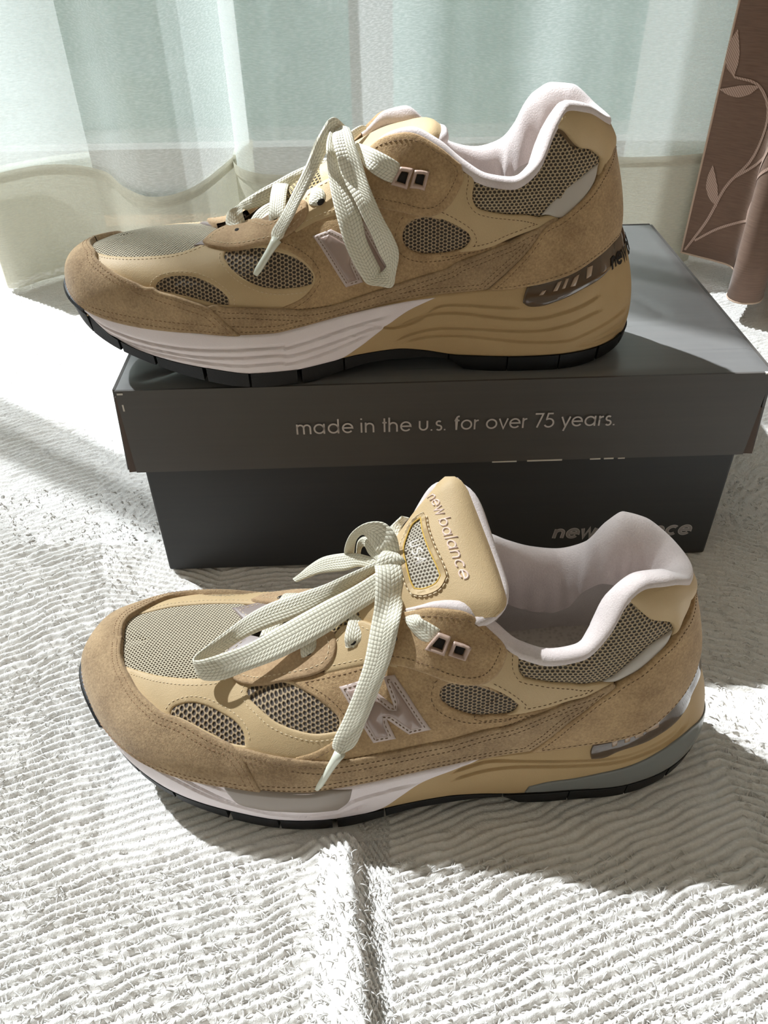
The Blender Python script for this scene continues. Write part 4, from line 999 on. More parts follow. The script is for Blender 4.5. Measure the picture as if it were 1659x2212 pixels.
TONGUE = {
 'left': dict(far=[(104,10,64),(122,15,77),(140,18,92),(154,22,110),(163,25,128),(172,26.5,141),(181,26,148.5),(187,24,148)],
              mid=[(102,3,71),(118,2,86),(138,2,103),(155,2,116.5),(168,2,126),(180,1.5,132.5),(190,1,134),(197,.5,131)],
              near=[(104,-5,62),(118,-10,72),(138,-15,83),(156,-19,96),(172,-25,108),(188,-28,117),(200,-28,119),(206,-26,116.5)]),
 'right': dict(far=[(104,6,62),(120,10,72),(136,14,84),(152,18,96),(168,23,107),(182,23,111),(194,22,113),(202,20,112)],
               mid=[(102,-4,70),(118,-3,83),(136,-2,95),(152,-1,104),(168,0,110),(182,0,114.5),(194,-1,118),(201,-2,117)],
               near=[(104,-10,62),(118,-13,71),(136,-17,82),(152,-20,92),(168,-24,101),(182,-24,107),(194,-20,113),(201,-17,113)]),
}
def build_tongue(side, root):
    d = TONGUE[side]; n, K = 64, 33
    R = [catmull(d[k], n) for k in ('far', 'mid', 'near')]
    b = np.linspace(-1, 1, K)
    S = np.zeros((n, K, 3))
    for j, c in enumerate(b):                                     # c=-1 far edge, 0 middle, 1 near edge
        l0, l1, l2 = c*(c-1)/2, (1-c)*(1+c), c*(c+1)/2
        S[:, j] = R[0]*l0+R[1]*l1+R[2]*l2
    def nrm(S):
        N = np.cross(np.gradient(S, axis=0), np.gradient(S, axis=1)); N /= np.maximum(np.linalg.norm(N, axis=2), 1e-9)[..., None]
        return N*np.where(N[..., 2:3].mean() < 0, -1, 1)
    N = nrm(S)
    # rounded padding: fall away at the rim
    a = np.linspace(0, 1, n)[:, None]; e = np.minimum((1-a)*n/9., (1-np.abs(b))[None]*K/2/4.); fall = np.clip(1-e, 0, 1)**2
    crease = .5*np.sin(a*46+b[None]*3)*np.exp(-((b[None]-.1)/.5)**2)*np.clip((a-.75)*4, 0, 1)*.35
    # the free corners are rounded
    for j, c in enumerate(b):
        cut = (n-1)*(1-.10*abs(c)**7); f = np.linspace(0, 1, n); f = f*(n-1)*(1-f*f)+f*f*f*cut
        S[:, j] = np.stack([np.interp(f, np.arange(n), S[:, j, k].copy()) for k in range(3)], 1)
    N = nrm(S)
    front = S-N*(3.2*fall)[..., None]+N*crease[..., None]
    back = S-N*(9.5-2.5*fall)[..., None]
    k0 = 26                                                         # below this the tongue is plain knitted mesh
    obj('tongue_mesh', front[:k0+1].reshape(-1, 3)/1000, grid_faces(k0+1, K), 'mesh_tongue', root, uv=np.stack(np.meshgrid(np.linspace(0, 48, k0+1), b*22, indexing='ij'), -1).reshape(-1, 2))
    pad = obj('tongue', front[k0:].reshape(-1, 3)/1000, grid_faces(n-k0, K), 'leather', root)
    obj('tongue_lining', back.reshape(-1, 3)/1000, grid_faces(n, K), 'fleece', root)
    # fleece binding round the free edge
    rim = [(i, 0) for i in range(k0+14, n-3)]+[(n-1, j) for j in range(2, K-2)]+[(i, K-1) for i in range(n-4, k0+14, -1)]
    P = np.array([(front[i, j]*.35+back[i, j]*.65) for i, j in rim])
    for _ in range(10): P[1:-1] = (P[:-2]+2*P[1:-1]+P[2:])/4
    V, fc = tube(P, 3.3, 12); obj('tongue_binding', V/1000, fc, 'fleece', root)
    if side != 'left': return
    SF = front
    def at(av, bv, h):                                              # point over the tongue face
        f = np.clip(av, 0, 1)*(n-1); i = min(int(f), n-2); u = f-i
        g = np.clip((bv+1)/2, 0, 1)*(K-1); j = min(int(g), K-2); v = g-j
        w4 = ((1-u)*(1-v), u*(1-v), (1-u)*v, u*v)
        q = sum(w*A for w, A in zip(w4, (SF[i, j], SF[i+1, j], SF[i, j+1], SF[i+1, j+1])))
        m = sum(w*A for w, A in zip(w4, (N[i, j], N[i+1, j], N[i, j+1], N[i+1, j+1])))
        return (q+m*h)/1000
    # embroidered name across the tongue, reading from the far side to the near side
    TXT = (.818, -.84, 1.42, text_strokes('new balance', .07)[1]*4.3)
    def place(u, v, h):
        return at(TXT[0]+v/130.+.03*abs(u/TXT[3]-.55)**1.6, TXT[1]+u/TXT[3]*TXT[2], h)
    lettering('new balance', 4.3, .115, place, .55, 'thread_pink', 'embroidered_name', pad, track=.07, slant=.12, tube=True)
    # cut-out window with grey mesh and small woven letters
    win = np.array(TWIN); P = smooth_outline(win, 130., 32., step=1.0)
    def patch(Q, h0, h1, mat, name, hole=None, uvs=1.0):
        P_ = Q if area2(Q) > 0 else Q[::-1]
        rims = [P_]+([hole] if hole is not None else [])
        lo, hi = P_.min(0), P_.max(0)
        G = np.stack(np.meshgrid(np.arange(lo[0], hi[0], 1.6), np.arange(lo[1], hi[1], 1.6)), -1).reshape(-1, 2)
        G = G[inside(G, P_)]; G = G[dist(G, P_) > .7]
        if hole is not None: G = G[~inside(G, hole)]; G = G[dist(G, hole) > .7]
        V2 = np.concatenate(rims+[G]); ed = []; k = 0
        for r in rims: ed += [(k+i, k+(i+1) % len(r)) for i in range(len(r))]; k += len(r)
        vo, eo, fo, *_ = delaunay_2d_cdt([Vector(v) for v in V2], ed, [], 0, 1e-5)
        vo = np.array([(v.x, v.y) for v in vo]); fo = [f for f in fo]
        cen = np.array([vo[list(f)].mean(0) for f in fo]); ok = inside(cen, P_)
        if hole is not None: ok &= ~inside(cen, hole)
        Fc = [tuple(f) for f, k_ in zip(fo, ok) if k_]
        X = np.array([at(p[0]/130., p[1]/32., h1) for p in vo]); m = len(vo)
        X2 = np.array([at(p[0]/130., p[1]/32., h0) for p in vo])
        faces = list(Fc)
        from collections import Counter
        ec = Counter(tuple(sorted((f[i], f[(i+1) % 3]))) for f in Fc for i in range(3))
        for (p, q), c in ec.items():
            if c == 1: faces.append((p, q, q+m, p+m))
        return obj(name, np.concatenate([X, X2]), faces, mat, pad, uv=np.concatenate([vo, vo]))
    grow = offset_line(P if area2(P) > 0 else P[::-1], -2.2)
    hole = P if area2(P) > 0 else P[::-1]
    patch(hole, .05, .25, 'mesh_label', 'window_mesh')
    patch(grow, .0, .95, 'leather', 'window_frame', hole=hole)
    c = offset_line(hole, .3); bag = Bag()
    V, fc = tube(np.array([at(p[0]/130., p[1]/32., .75) for p in np.concatenate([c, c[:1]])]), .00035, 6); bag.add(V, fc)
    bag.build('window_edge', 'gold', pad)
    st = offset_line(grow, -.6); bag = Bag(); i = 0
    L = np.concatenate([[0], np.cumsum(np.linalg.norm(np.diff(st, axis=0), axis=1))])
    for s in np.arange(0, L[-1], 2.5):
        seg = np.array([np.interp([s, s+.9, s+1.8], L, st[:, k]) for k in (0, 1)]).T
        V, fc = tube(np.array([at(p[0]/130., p[1]/32., .45+(.25 if k == 1 else 0)) for k, p in enumerate(seg)]), .00027, 5); bag.add(V, fc)
    bag.build('stitching', 'thread', pad, kind='stuff')
    def place2(u, v, h): return at(.684+v/130.+.002*u/10, -.24+u/32.+v/32.*.25, h)
    lettering('USA', 4.1, .17, place2, .4, 'thread_white', 'woven_letters', pad, track=.16, tube=True)
TWIN = [(.766, -.55), (.722, -.545), (.679, -.377), (.654, -.186), (.650, .095), (.650, .397), (.657, .508), (.689, .55), (.742, .535), (.766, .457), (.764, .337), (.755, .015), (.756, -.317)]
M['mesh_label'] = mat_mesh('tongue_label_mesh', rgb(110, 98, 82), rgb(178, 166, 146), rgb(200, 190, 172), 1.6, 1.0, .4, .45)
# ---------------------------------------------------------------- the room
def wall_mat():
    m = NT('wall_plaster'); v = m.coord(); m.set(Base_Color=m.ramp(m.noise(v, 4, 3), [(.3, rgb(238, 235, 230)), (.7, rgb(244, 241, 236))]), Roughness=.9)
    m.bump(m.noise(v, 220, 4), .2, .002); return m.m
def wood_mat(name, c0, c1):
    m = NT(name); mp = m.n('Mapping', i_Vector=m.coord()); mp.inputs['Scale'].default_value = (1, 9, 9)
    m.set(Base_Color=m.ramp(m.noise(mp.outputs[0], 6, 6, .6), [(.35, c0), (.65, c1)]), Roughness=.5); return m.m
M['wall'] = wall_mat(); M['wood'] = wood_mat('floor_wood', rgb(176, 132, 88), rgb(206, 164, 116))
M['sill'] = wood_mat('sill_wood', rgb(196, 148, 104), rgb(216, 172, 128)); M['alu'] = mat_plain('window_aluminium', rgb(128, 124, 118), .4, Metallic=.3)
M['stone'] = mat_leather('balcony_concrete', rgb(176, 180, 174), rgb(200, 204, 196), .9)
M['parapet'] = mat_leather('parapet_paint', rgb(150, 180, 174), rgb(172, 198, 192), .9)
def glass_mat():
    m = NT('window_glass'); g = m.n('BsdfGlass', i_Color=(.90, .97, .94, 1), i_Roughness=0.0, i_IOR=1.45)
    tr = m.n('BsdfTransparent', i_Color=(.94, .965, .955, 1)); fr = m.n('BsdfGlossy', i_Roughness=.02)
    mx = m.n('MixShader', i_0=.05); m.link(tr.outputs[0], mx.inputs[1]); m.link(fr.outputs[0], mx.inputs[2]); m.link(mx.outputs[0], m.out.inputs[0]); return m.m
M['glass'] = glass_mat()
def bx(name, x0, x1, y0, y1, z0, z1, mat, parent=None, kind=None):
    V, Fc = box_vf(x0, x1, y0, y1, z0, z1); return obj(name, V, Fc, mat, parent, smooth=False, kind=kind)
WX0, WX1, WY = -2.3, 1.15, 1.0
bx('floor', -3.0, 2.4, -1.75, 1.18, -.06, -.012, 'wood', kind='structure')
bx('ceiling', -3.0, 2.4, -1.75, 1.18, 2.67, 2.75, 'wall', kind='structure')
bx('wall_left', -3.08, -3.0, -1.75, 1.18, -.06, 2.75, 'wall', kind='structure')
bx('wall_right', 2.4, 2.48, -1.75, 1.18, -.06, 2.75, 'wall', kind='structure')
bx('wall_front', -3.08, 2.48, -1.83, -1.75, -.06, 2.75, 'wall', kind='structure')
wb = bx('wall_back', -3.08, WX0, WY, 1.18, -.06, 2.75, 'wall', kind='structure')
bx('wall_pier', WX1, 2.48, WY, 1.18, -.06, 2.75, 'wall', wb)
bx('wall_lintel', WX0, WX1, WY, 1.18, 2.47, 2.75, 'wall', wb)
win = bx('window_1', WX0, WX1, 1.03, 1.16, -.012, .018, 'alu', kind='structure')
bx('window_sill', WX0, WX1, .985, 1.03, -.012, .006, 'sill', win)
bx('bottom_rail', WX0, WX1, 1.055, 1.085, .018, .075, 'alu', win)
bx('top_rail', WX0, WX1, 1.055, 1.085, 2.42, 2.47, 'alu', win)
for x in (WX0, -.03, WX1-.05): bx('stile', x, x+.05, 1.055, 1.085, .075, 2.42, 'alu', win)
bx('pane', WX0+.05, -.03, 1.068, 1.072, .075, 2.42, 'glass', win)
bx('pane', .02, WX1-.05, 1.068, 1.072, .075, 2.42, 'glass', win)
bal = bx('balcony_floor', -5, 4, 1.18, 1.9, -.16, -.1, 'stone', kind='structure')
par = bx('balcony_parapet', -5, 4, 1.9, 2.0, -.16, 1.05, 'parapet', kind='structure')
bx('parapet_coping', -5, 4, 1.87, 2.03, 1.05, 1.09, 'stone', par)

# ---------------------------------------------------------------- rug
def rug_mat():
    m = NT('rug_yarn'); v = m.coord(); n1 = m.noise(v, 14, 3); n2 = m.noise(v, 650, 4, .7)
    m.set(Base_Color=m.ramp(m.math('ADD', m.math('MULTIPLY', n1, .4), m.math('MULTIPLY', n2, .6)), [(.3, rgb(222, 217, 210)), (.62, rgb(243, 240, 236))]), Roughness=1., Sheen_Weight=.25, Sheen_Roughness=.6, Specular_IOR_Level=.05)
    m.bump(n2, .7, .0012); return m.m
M['rug'] = rug_mat()
def vnoise(x, y, seed):
    """smooth value noise on arrays"""
    r = np.random.default_rng(seed); T = r.random((256, 256))
    xi, yi = np.floor(x).astype(int), np.floor(y).astype(int); fx, fy = x-xi, y-yi
    fx, fy = fx*fx*(3-2*fx), fy*fy*(3-2*fy); g = lambda a, b: T[a % 256, b % 256]
    return (g(xi, yi)*(1-fx)+g(xi+1, yi)*fx)*(1-fy)+(g(xi, yi+1)*(1-fx)+g(xi+1, yi+1)*fx)*fy
ZX = np.array([-1.2, -.60, -.44, -.285, -.20, -.12, .0, .165, .30, .45, .62, 1.2]); ZG = np.array([.0, .0, .036, -.006, .026, .0, .012, .075, .02, .075, .02, .02])
ZF = np.array([-1.2, -.6, -.032, -.012, .0, .165, .30, .45, .62, 1.2]); ZH = np.array([-.28, -.14, .058, .035, .012, .075, .02, .075, .02, .02])
FOLD_X0, FOLD_TOP = -.0165, .196
def fold_h(x, y):
    """the pinched ridge that runs forward from under the shoe"""
    c = FOLD_X0+.004*np.sin((y-.05)*30)+.010*(.196-y); d = x-c
    w = np.where(d > 0, .0050, .0150)
    return .0115*np.exp(-(d/w)**2)*np.clip((.199-y)/.01, 0, 1)*np.clip((y+.04)/.09, .0, 1)**.7
PITCH_R = .0046
def rug_h(x, y):
    b = np.clip((y-.27)/.10, 0, 1); b = b*b*(3-2*b); xs = x+.30*(y-.44)*np.clip((-.06-x)/.06, 0, 1)
    ph = (y-np.interp(xs, ZX, ZG)*b-np.interp(x, ZF, ZH)*(1-b)+.004*(vnoise(x*70, y*70, 8)-.5)+.003*(vnoise(x*28, y*28, 3)-.5)+.010*(vnoise(x*7, y*7, 4)-.5))/PITCH_R
    rib = np.abs(np.sin(math.pi*ph))**.8
    row = np.floor(ph)
    cl = vnoise(x*260+row*7.3, row*3.1+.5, 11)*.7+vnoise(x*520+row*3.3, y*420, 12)*.55+vnoise(x*1000, y*1000, 5)*.3
    und = .007*(vnoise(x*5.2+3, y*5.2, 21)-.5)
    h = -.0040+.0031*rib*(.68+.5*cl)+fold_h(x, y)+und*.5
    h = np.where((np.abs(x-.034) < .178) & (y > .366) & (y < .612), np.minimum(h, -.0006), h)      # pressed flat under the box
    fx, fy = (x+.152)/.309, (y-.2465)
    return np.where((fx > .05) & (fx < 1) & (np.abs(fy) < .058-.014*np.clip((fx-.45)*2.5, 0, 1)), np.minimum(h, -.0026), h)  # and under the shoe
def rug_patch(x0, x1, dx, y0, y1, dy):
    xs = np.arange(x0, x1+dx*.5, dx); ys = np.arange(y0, y1+dy*.5, dy); X, Y = np.meshgrid(xs, ys, indexing='ij')
    Z = rug_h(X.ravel(), Y.ravel()); return np.column_stack([X.ravel(), Y.ravel(), Z]), len(xs), len(ys)
def big_grid(name, patches, mat):
    Vs, Is, off = [], [], 0
    for V, a, b in patches:
        i = np.arange((a-1)*b).reshape(a-1, b)[:, :b-1].ravel()+off
        Is.append(np.stack([i, i+b, i+b+1, i+1], 1)); Vs.append(V); off += len(V)
    V, I = np.concatenate(Vs), np.concatenate(Is)
    me = bpy.data.meshes.new(name); me.vertices.add(len(V)); me.vertices.foreach_set('co', V.astype(np.float32).ravel())
    me.loops.add(I.size); me.loops.foreach_set('vertex_index', I.astype(np.int32).ravel())
    me.polygons.add(len(I)); me.polygons.foreach_set('loop_start', np.arange(0, I.size, 4, dtype=np.int32)); me.polygons.foreach_set('loop_total', np.full(len(I), 4, np.int32))
    me.polygons.foreach_set('use_smooth', np.ones(len(I), bool)); me.update(calc_edges=True); me.materials.append(M[mat])
    o = bpy.data.objects.new(name, me); COL.objects.link(o); return o
rug = big_grid('rug', [rug_patch(-.34, .36, .00085, .04, .40, .00085), rug_patch(-.66, .70, .0019, .40, .965, .0016),
                       rug_patch(-.9, -.34, .004, -.5, .40, .004), rug_patch(.36, .9, .004, -.5, .40, .004), rug_patch(-.34, .36, .004, -.5, .04, .004)], 'rug')
tag(rug, 'off-white fluffy rug with zigzag ridges and a pinched fold in front', 'rug')
def rug_fibres(n):
    """short curled yarn ends standing out of the pile"""
    y = .06+.40*RNG.random(n)**1.6; x = (RNG.random(n)-.5)*(.42+1.0*(y-.05)); ang = RNG.random(n)*2*math.pi
    ok = ~((np.abs(x-.034) < .184) & (y > .360)) & ~((np.abs(y-.2465) < .066) & (np.abs(x-.002) < .165)); x, y, ang = x[ok], y[ok], ang[ok]; n = len(x)
    L = .0018+.0022*RNG.random(n); z = rug_h(x, y)
    d = np.stack([np.cos(ang), np.sin(ang)], 1); s = np.stack([-d[:, 1], d[:, 0]], 1)
    V = []; w = .00034
    for k, (f, h, ww) in enumerate(((0, -.0006, 1.), (.35, .0003, 1.), (.75, .0004, .8), (1., -.0002, .4))):
        c = np.column_stack([x+d[:, 0]*L*f, y+d[:, 1]*L*f, z+h*(.6+.8*RNG.random(n))])
        o = np.column_stack([s*w*ww, np.zeros(n)]); up = np.array([0, 0, w*ww*1.3])
        V += [c-o, c+up, c+o]
    V = np.stack(V, 1).reshape(-1, 3); b = np.arange(n)*12; Fq = []
    for k in range(3):
        for j in range(3): Fq.append(np.stack([b+k*3+j, b+k*3+(j+1) % 3, b+(k+1)*3+(j+1) % 3, b+(k+1)*3+j], 1))
    I = np.concatenate(Fq); me = bpy.data.meshes.new('rug_pile'); me.vertices.add(len(V)); me.vertices.foreach_set('co', V.astype(np.float32).ravel())
    me.loops.add(I.size); me.loops.foreach_set('vertex_index', I.astype(np.int32).ravel()); me.polygons.add(len(I))
    me.polygons.foreach_set('loop_start', np.arange(0, I.size, 4, dtype=np.int32)); me.polygons.foreach_set('loop_total', np.full(len(I), 4, np.int32))
    me.polygons.foreach_set('use_smooth', np.ones(len(I), bool)); me.update(calc_edges=True); me.materials.append(M['rug'])
    o = bpy.data.objects.new('rug_pile', me); COL.objects.link(o); o.parent = rug; o['kind'] = 'stuff'
rug_fibres(32000)

# ---------------------------------------------------------------- shoe box
def card_mat(name, c0, c1, rough, spec=.5):
    m = NT(name); mp = m.n('Mapping', i_Vector=m.coord()); mp.inputs['Scale'].default_value = (1.2, 60, 60)
    st = m.noise(mp.outputs[0], 6, 3); v = m.coord(); n = m.noise(v, 18, 3)
    m.set(Base_Color=m.ramp(m.math('ADD', m.math('MULTIPLY', st, .5), m.math('MULTIPLY', n, .5)), [(.3, c0), (.7, c1)]), Specular_IOR_Level=spec)
    m.link(m.math('ADD', m.math('MULTIPLY', st, .12), rough-.06), m.b.inputs['Roughness'])
    m.bump(st, .05, .0006); return m.m
M['card'] = card_mat('dark_grey_card_lit', rgb(104, 103, 102), rgb(114, 112, 110), .3)  # lid top only: the light falling on it is lifted into the colour
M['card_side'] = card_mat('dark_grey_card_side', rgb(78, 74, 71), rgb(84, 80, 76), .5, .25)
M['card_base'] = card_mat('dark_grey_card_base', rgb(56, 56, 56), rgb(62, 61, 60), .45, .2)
M['card_edge'] = mat_plain('raw_brown_card', rgb(84, 70, 62), .9)
M['print'] = mat_plain('pale_grey_print', rgb(196, 186, 180), .6)
M['print_logo'] = mat_plain('grey_logo_print', rgb(150, 142, 138), .55)
M['print_edge'] = mat_plain('white_logo_outline', rgb(206, 200, 196), .55)
M['scuff'] = mat_plain('scuffed_white_card', rgb(206, 198, 188), .9)
box = thing('shoe_box', 'dark grey shoe box with printed lid standing on the white rug', 'box', (.034, .3731, 0), .0207)
LL, LD, LT, LB = .350, .2248, .1325, .0802
def plate(name, pts_in, thick, mat, parent, n=None, sub=1):
    """bent sheet: quad corners with thickness along its normal"""
    P = [Vector(p) for p in pts_in]; nn = (P[1]-P[0]).cross(P[3]-P[0]).normalized()*thick
    V = [tuple(p) for p in P]+[tuple(p+nn) for p in P]
    return obj(name, V, [(0, 3, 2, 1), (4, 5, 6, 7), (0, 1, 5, 4), (1, 2, 6, 5), (2, 3, 7, 6), (3, 0, 4, 7)], mat, parent, smooth=False)
def rounded_box(name, x0, x1, y0, y1, z0, z1, mat, parent, bev=.0012):
    o = bx(name, x0, x1, y0, y1, z0, z1, mat, parent); b = o.modifiers.new('bevel', 'BEVEL'); b.width = bev; b.segments = 2; return o
BL = .341
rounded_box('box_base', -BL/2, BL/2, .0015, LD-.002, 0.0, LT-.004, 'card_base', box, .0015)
# lid: top with a gentle sag and four walls with open mitred corners
nx_, ny_ = 90, 60
gx, gy = np.meshgrid(np.linspace(-LL/2, LL/2, nx_), np.linspace(0, LD, ny_), indexing='ij')
u, v = (gx+LL/2)/LL, gy/LD
zt = LT-.0012*np.sin(math.pi*u)*np.sin(math.pi*v)*0-.0009*np.exp(-((np.minimum(np.minimum(u, 1-u)*LL, np.minimum(v, 1-v)*LD))/.0012)**2)
crease = lambda x0, y0, x1, y1, dpt, w: -dpt*np.exp(-(np.abs((gx-x0)*(y1-y0)-(gy-y0)*(x1-x0))/math.hypot(x1-x0, y1-y0)/w)**2)*np.clip(1-np.abs(((gx-x0)*(x1-x0)+(gy-y0)*(y1-y0))/((x1-x0)**2+(y1-y0)**2)*2-1)**4, 0, 1)*((((gx-x0)*(x1-x0)+(gy-y0)*(y1-y0))/((x1-x0)**2+(y1-y0)**2) > 0) & (((gx-x0)*(x1-x0)+(gy-y0)*(y1-y0))/((x1-x0)**2+(y1-y0)**2) < 1))
zt = zt+crease(-.166, .006, -.118, .040, .0016, .002)+crease(.118, .118, .142, .066, .0014, .003)+crease(.09, .062, .171, .070, .0006, .002)
lidm = Bag(); Vt = np.stack([gx, gy, zt], -1).reshape(-1, 3); lidm.add(Vt, grid_faces(nx_, ny_)); Vb = Vt.copy(); Vb[:, 2] -= .0016; lidm.add(Vb, [f[::-1] for f in grid_faces(nx_, ny_)])
lid = lidm.build('box_lid', 'card', box)
fl = .0035
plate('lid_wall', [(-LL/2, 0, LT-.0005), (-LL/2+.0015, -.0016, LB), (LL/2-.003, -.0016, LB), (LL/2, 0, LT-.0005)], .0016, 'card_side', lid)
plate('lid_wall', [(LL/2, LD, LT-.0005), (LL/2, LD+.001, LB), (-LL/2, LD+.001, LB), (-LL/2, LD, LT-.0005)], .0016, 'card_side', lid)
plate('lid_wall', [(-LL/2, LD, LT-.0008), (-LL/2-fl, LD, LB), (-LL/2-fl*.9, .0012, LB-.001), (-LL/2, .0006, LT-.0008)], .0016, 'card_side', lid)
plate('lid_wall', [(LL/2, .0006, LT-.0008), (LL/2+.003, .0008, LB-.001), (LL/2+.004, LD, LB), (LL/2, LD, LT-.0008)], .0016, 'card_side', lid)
# raw card showing at the corners and scuffs along the lower lip
plate('raw_edge', [(-LL/2-.0005, -.0005, LT-.004), (-LL/2-fl*.9, -.0004, LB-.0008), (-LL/2+.0012, -.0004, LB-.0004), (-LL/2+.0006, -.0005, LT-.004)], .0012, 'card_edge', lid)
plate('raw_edge', [(LL/2-.0012, -.0004, LT-.022), (LL/2-.0022, -.0004, LB-.0004), (LL/2+.0032, -.0003, LB-.0008), (LL/2+.0004, -.0004, LT-.022)], .0012, 'card_edge', lid)
for a, w_, h_ in ((.062, .014, .0005), (.082, .020, .0007), (.118, .006, .0006), (.126, .0055, .0007), (.134, .004, .0005)):
    x0 = a-.034; bx('scuff', x0, x0+w_, -.0036, -.0012, LB-.0002, LB+h_, 'scuff', lid)
for x0, z0, w_, h_ in ((-.1738, .1300, .003, .0009), (-.1726, .120, .0008, .004), (LL/2-.004, LT-.001, .004, .0007)):
    bx('scuff', x0, x0+w_, -.0022, -.0003, z0, z0+h_, 'scuff', lid)
def on_lid(u, v, h): 
    z = TXTL[1]+v; f = (LT-z)/(LT-LB); return (TXTL[0]+u, -.0036*f-.0004-h*.5-.0012, z)
TXTL = (-.0812, .1030)
lt, wl = lettering('made in the u.s. for over 75 years.', LIDTXT, .074, on_lid, .00005, 'print', 'printed_slogan', lid, track=.075)
def on_base(u, v, h): return (TXTB[0]+u, .0015-h, TXTB[1]+v)
TXTB = (.0712, .0168)
lettering('new balance', LOGOTXT, .15, on_base, .00008, 'print_edge', 'printed_name_outline', box, track=.13, slant=.16)
lettering('new balance', LOGOTXT, .11, on_base, .00016, 'print_logo', 'printed_name', box, track=.13, slant=.16)

# ---------------------------------------------------------------- curtains
def sheer_mat(name, open_, a=(244, 246, 242), k=.42):
    m = NT(name); uv = m.coord('UV'); v = m.coord()
    mp = m.n('Mapping', i_Vector=uv); mp.inputs['Scale'].default_value = (170, 900, 1)
    n = m.noise(mp.outputs[0], 1.0, 2); mp2 = m.n('Mapping', i_Vector=uv); mp2.inputs['Scale'].default_value = (14, 5, 1); n2 = m.noise(mp2.outputs[0], 1., 3)
    dash = m.ramp(n, [(.36, (0, 0, 0, 1)), (.58, (1, 1, 1, 1))])
    f = m.math('ADD', m.math('MULTIPLY', dash, .15), m.math('ADD', m.math('MULTIPLY', n2, .10), open_-.12))
    tr = m.n('BsdfTransparent', i_Color=(1, 1, 1, 1)); df = m.n('BsdfDiffuse', i_Color=rgb(*a)); tl = m.n('BsdfTranslucent', i_Color=rgb(*a))
    mx = m.n('MixShader', i_0=k); m.link(df.outputs[0], mx.inputs[1]); m.link(tl.outputs[0], mx.inputs[2])
    my = m.n('MixShader'); m.link(f, my.inputs[0]); m.link(mx.outputs[0], my.inputs[1]); m.link(tr.outputs[0], my.inputs[2]); m.link(my.outputs[0], m.out.inputs[0]); return m.m
M['sheer'] = sheer_mat('sheer_voile', .50, (240, 244, 242), .36); M['sheer_hem'] = sheer_mat('sheer_hem', .08, (206, 202, 186), .18)
def cloth(name, path, z0, z1, mat, parent=None, nz=60, off=0., sway=.0, hem=None, n=520):
    P = catmull(np.column_stack([path, np.zeros(len(path))]), n)[:, :2]
    s = np.concatenate([[0], np.cumsum(np.linalg.norm(np.diff(P, axis=0), axis=1))])
    t = np.gradient(P, axis=0); t /= np.linalg.norm(t, axis=1)[:, None]; nn = np.stack([-t[:, 1], t[:, 0]], 1)
    zz = np.linspace(0, 1, nz); V = []; U = []
    my = P[:, 1].mean()
    for i in range(n):
        for k in zz:
            z = z0+(z1-z0)*k; f = np.clip(z/1.3, 0, 1)
            y = my+(P[i, 1]-my)*(1-.35*f)+off*nn[i, 1]; x = P[i, 0]+off*nn[i, 0]
            V.append((x+sway*f*math.sin(s[i]*9), y, z)); U.append((s[i], z))
    return obj(name, V, grid_faces(n, nz), mat, parent, uv=U), P, s
SHEER = [(-.300, .885), (-.33, .872), (-.362, .850), (-.384, .828), (-.392, .812), (-.382, .808), (-.36, .83), (-.335, .845), (-.30, .842), (-.262, .815), (-.232, .765), (-.20, .735), (-.172, .765), (-.150, .86), (-.138, .925), (-.146, .90), (-.140, .84), (-.118, .805), (-.085, .795), (-.05, .80), (-.02, .825), (.02, .872), (.06, .885), (.10, .855), (.14, .835), (.18, .85), (.215, .845), (.25, .835), (.30, .838), (.335, .85), (.33, .868), (.29, .872), (.262, .876), (.262, .89), (.30, .893), (.36, .885), (.42, .88), (.48, .88), (.54, .87), (.62, .88), (.7, .87)]
sc_, SP, SS = cloth('sheer_curtain', SHEER, .004, 2.4, 'sheer', nz=70)
tag(sc_, 'white sheer voile curtain with a deep hem hanging behind the shoe box', 'curtain')
cloth('hem', SHEER, .004, .114, 'sheer_hem', sc_, nz=14, off=-.0022)
cloth('hem_fold', SHEER, .107, .117, 'sheer_hem', sc_, nz=3, off=-.0034)
def brown_mat():
    m = NT('brown_jacquard'); v = m.coord('UV'); mp = m.n('Mapping', i_Vector=v); mp.inputs['Scale'].default_value = (60, 900, 1)
    n = m.noise(mp.outputs[0], 1.0, 3); n2 = m.noise(v, 9, 3)
    m.set(Base_Color=m.ramp(m.math('ADD', m.math('MULTIPLY', n, .7), m.math('MULTIPLY', n2, .3)), [(.3, rgb(112, 86, 70)), (.7, rgb(142, 112, 94))]), Roughness=.7, Sheen_Weight=.2)
    tl = m.n('BsdfTranslucent', i_Color=rgb(150, 108, 80)); mx = m.n('MixShader', i_0=.22); m.link(m.b.outputs[0], mx.inputs[1]); m.link(tl.outputs[0], mx.inputs[2]); m.link(mx.outputs[0], m.out.inputs[0])
    m.bump(n, .25, .0006); return m.m
M['brown'] = brown_mat()
def vine_mat():
    m = NT('brown_jacquard_figure'); v = m.coord('UV'); w = m.n('TexWave', i_Vector=v, i_Scale=260., i_Distortion=0.); w.bands_direction = 'DIAGONAL'
    m.set(Base_Color=m.ramp(w.outputs[1], [(.2, rgb(150, 120, 104)), (.8, rgb(192, 162, 146))]), Roughness=.45, Sheen_Weight=.2); return m.m
M['vine'] = vine_mat(); M['brown_edge'] = mat_plain('brown_curtain_binding', rgb(196, 170, 150), .8)
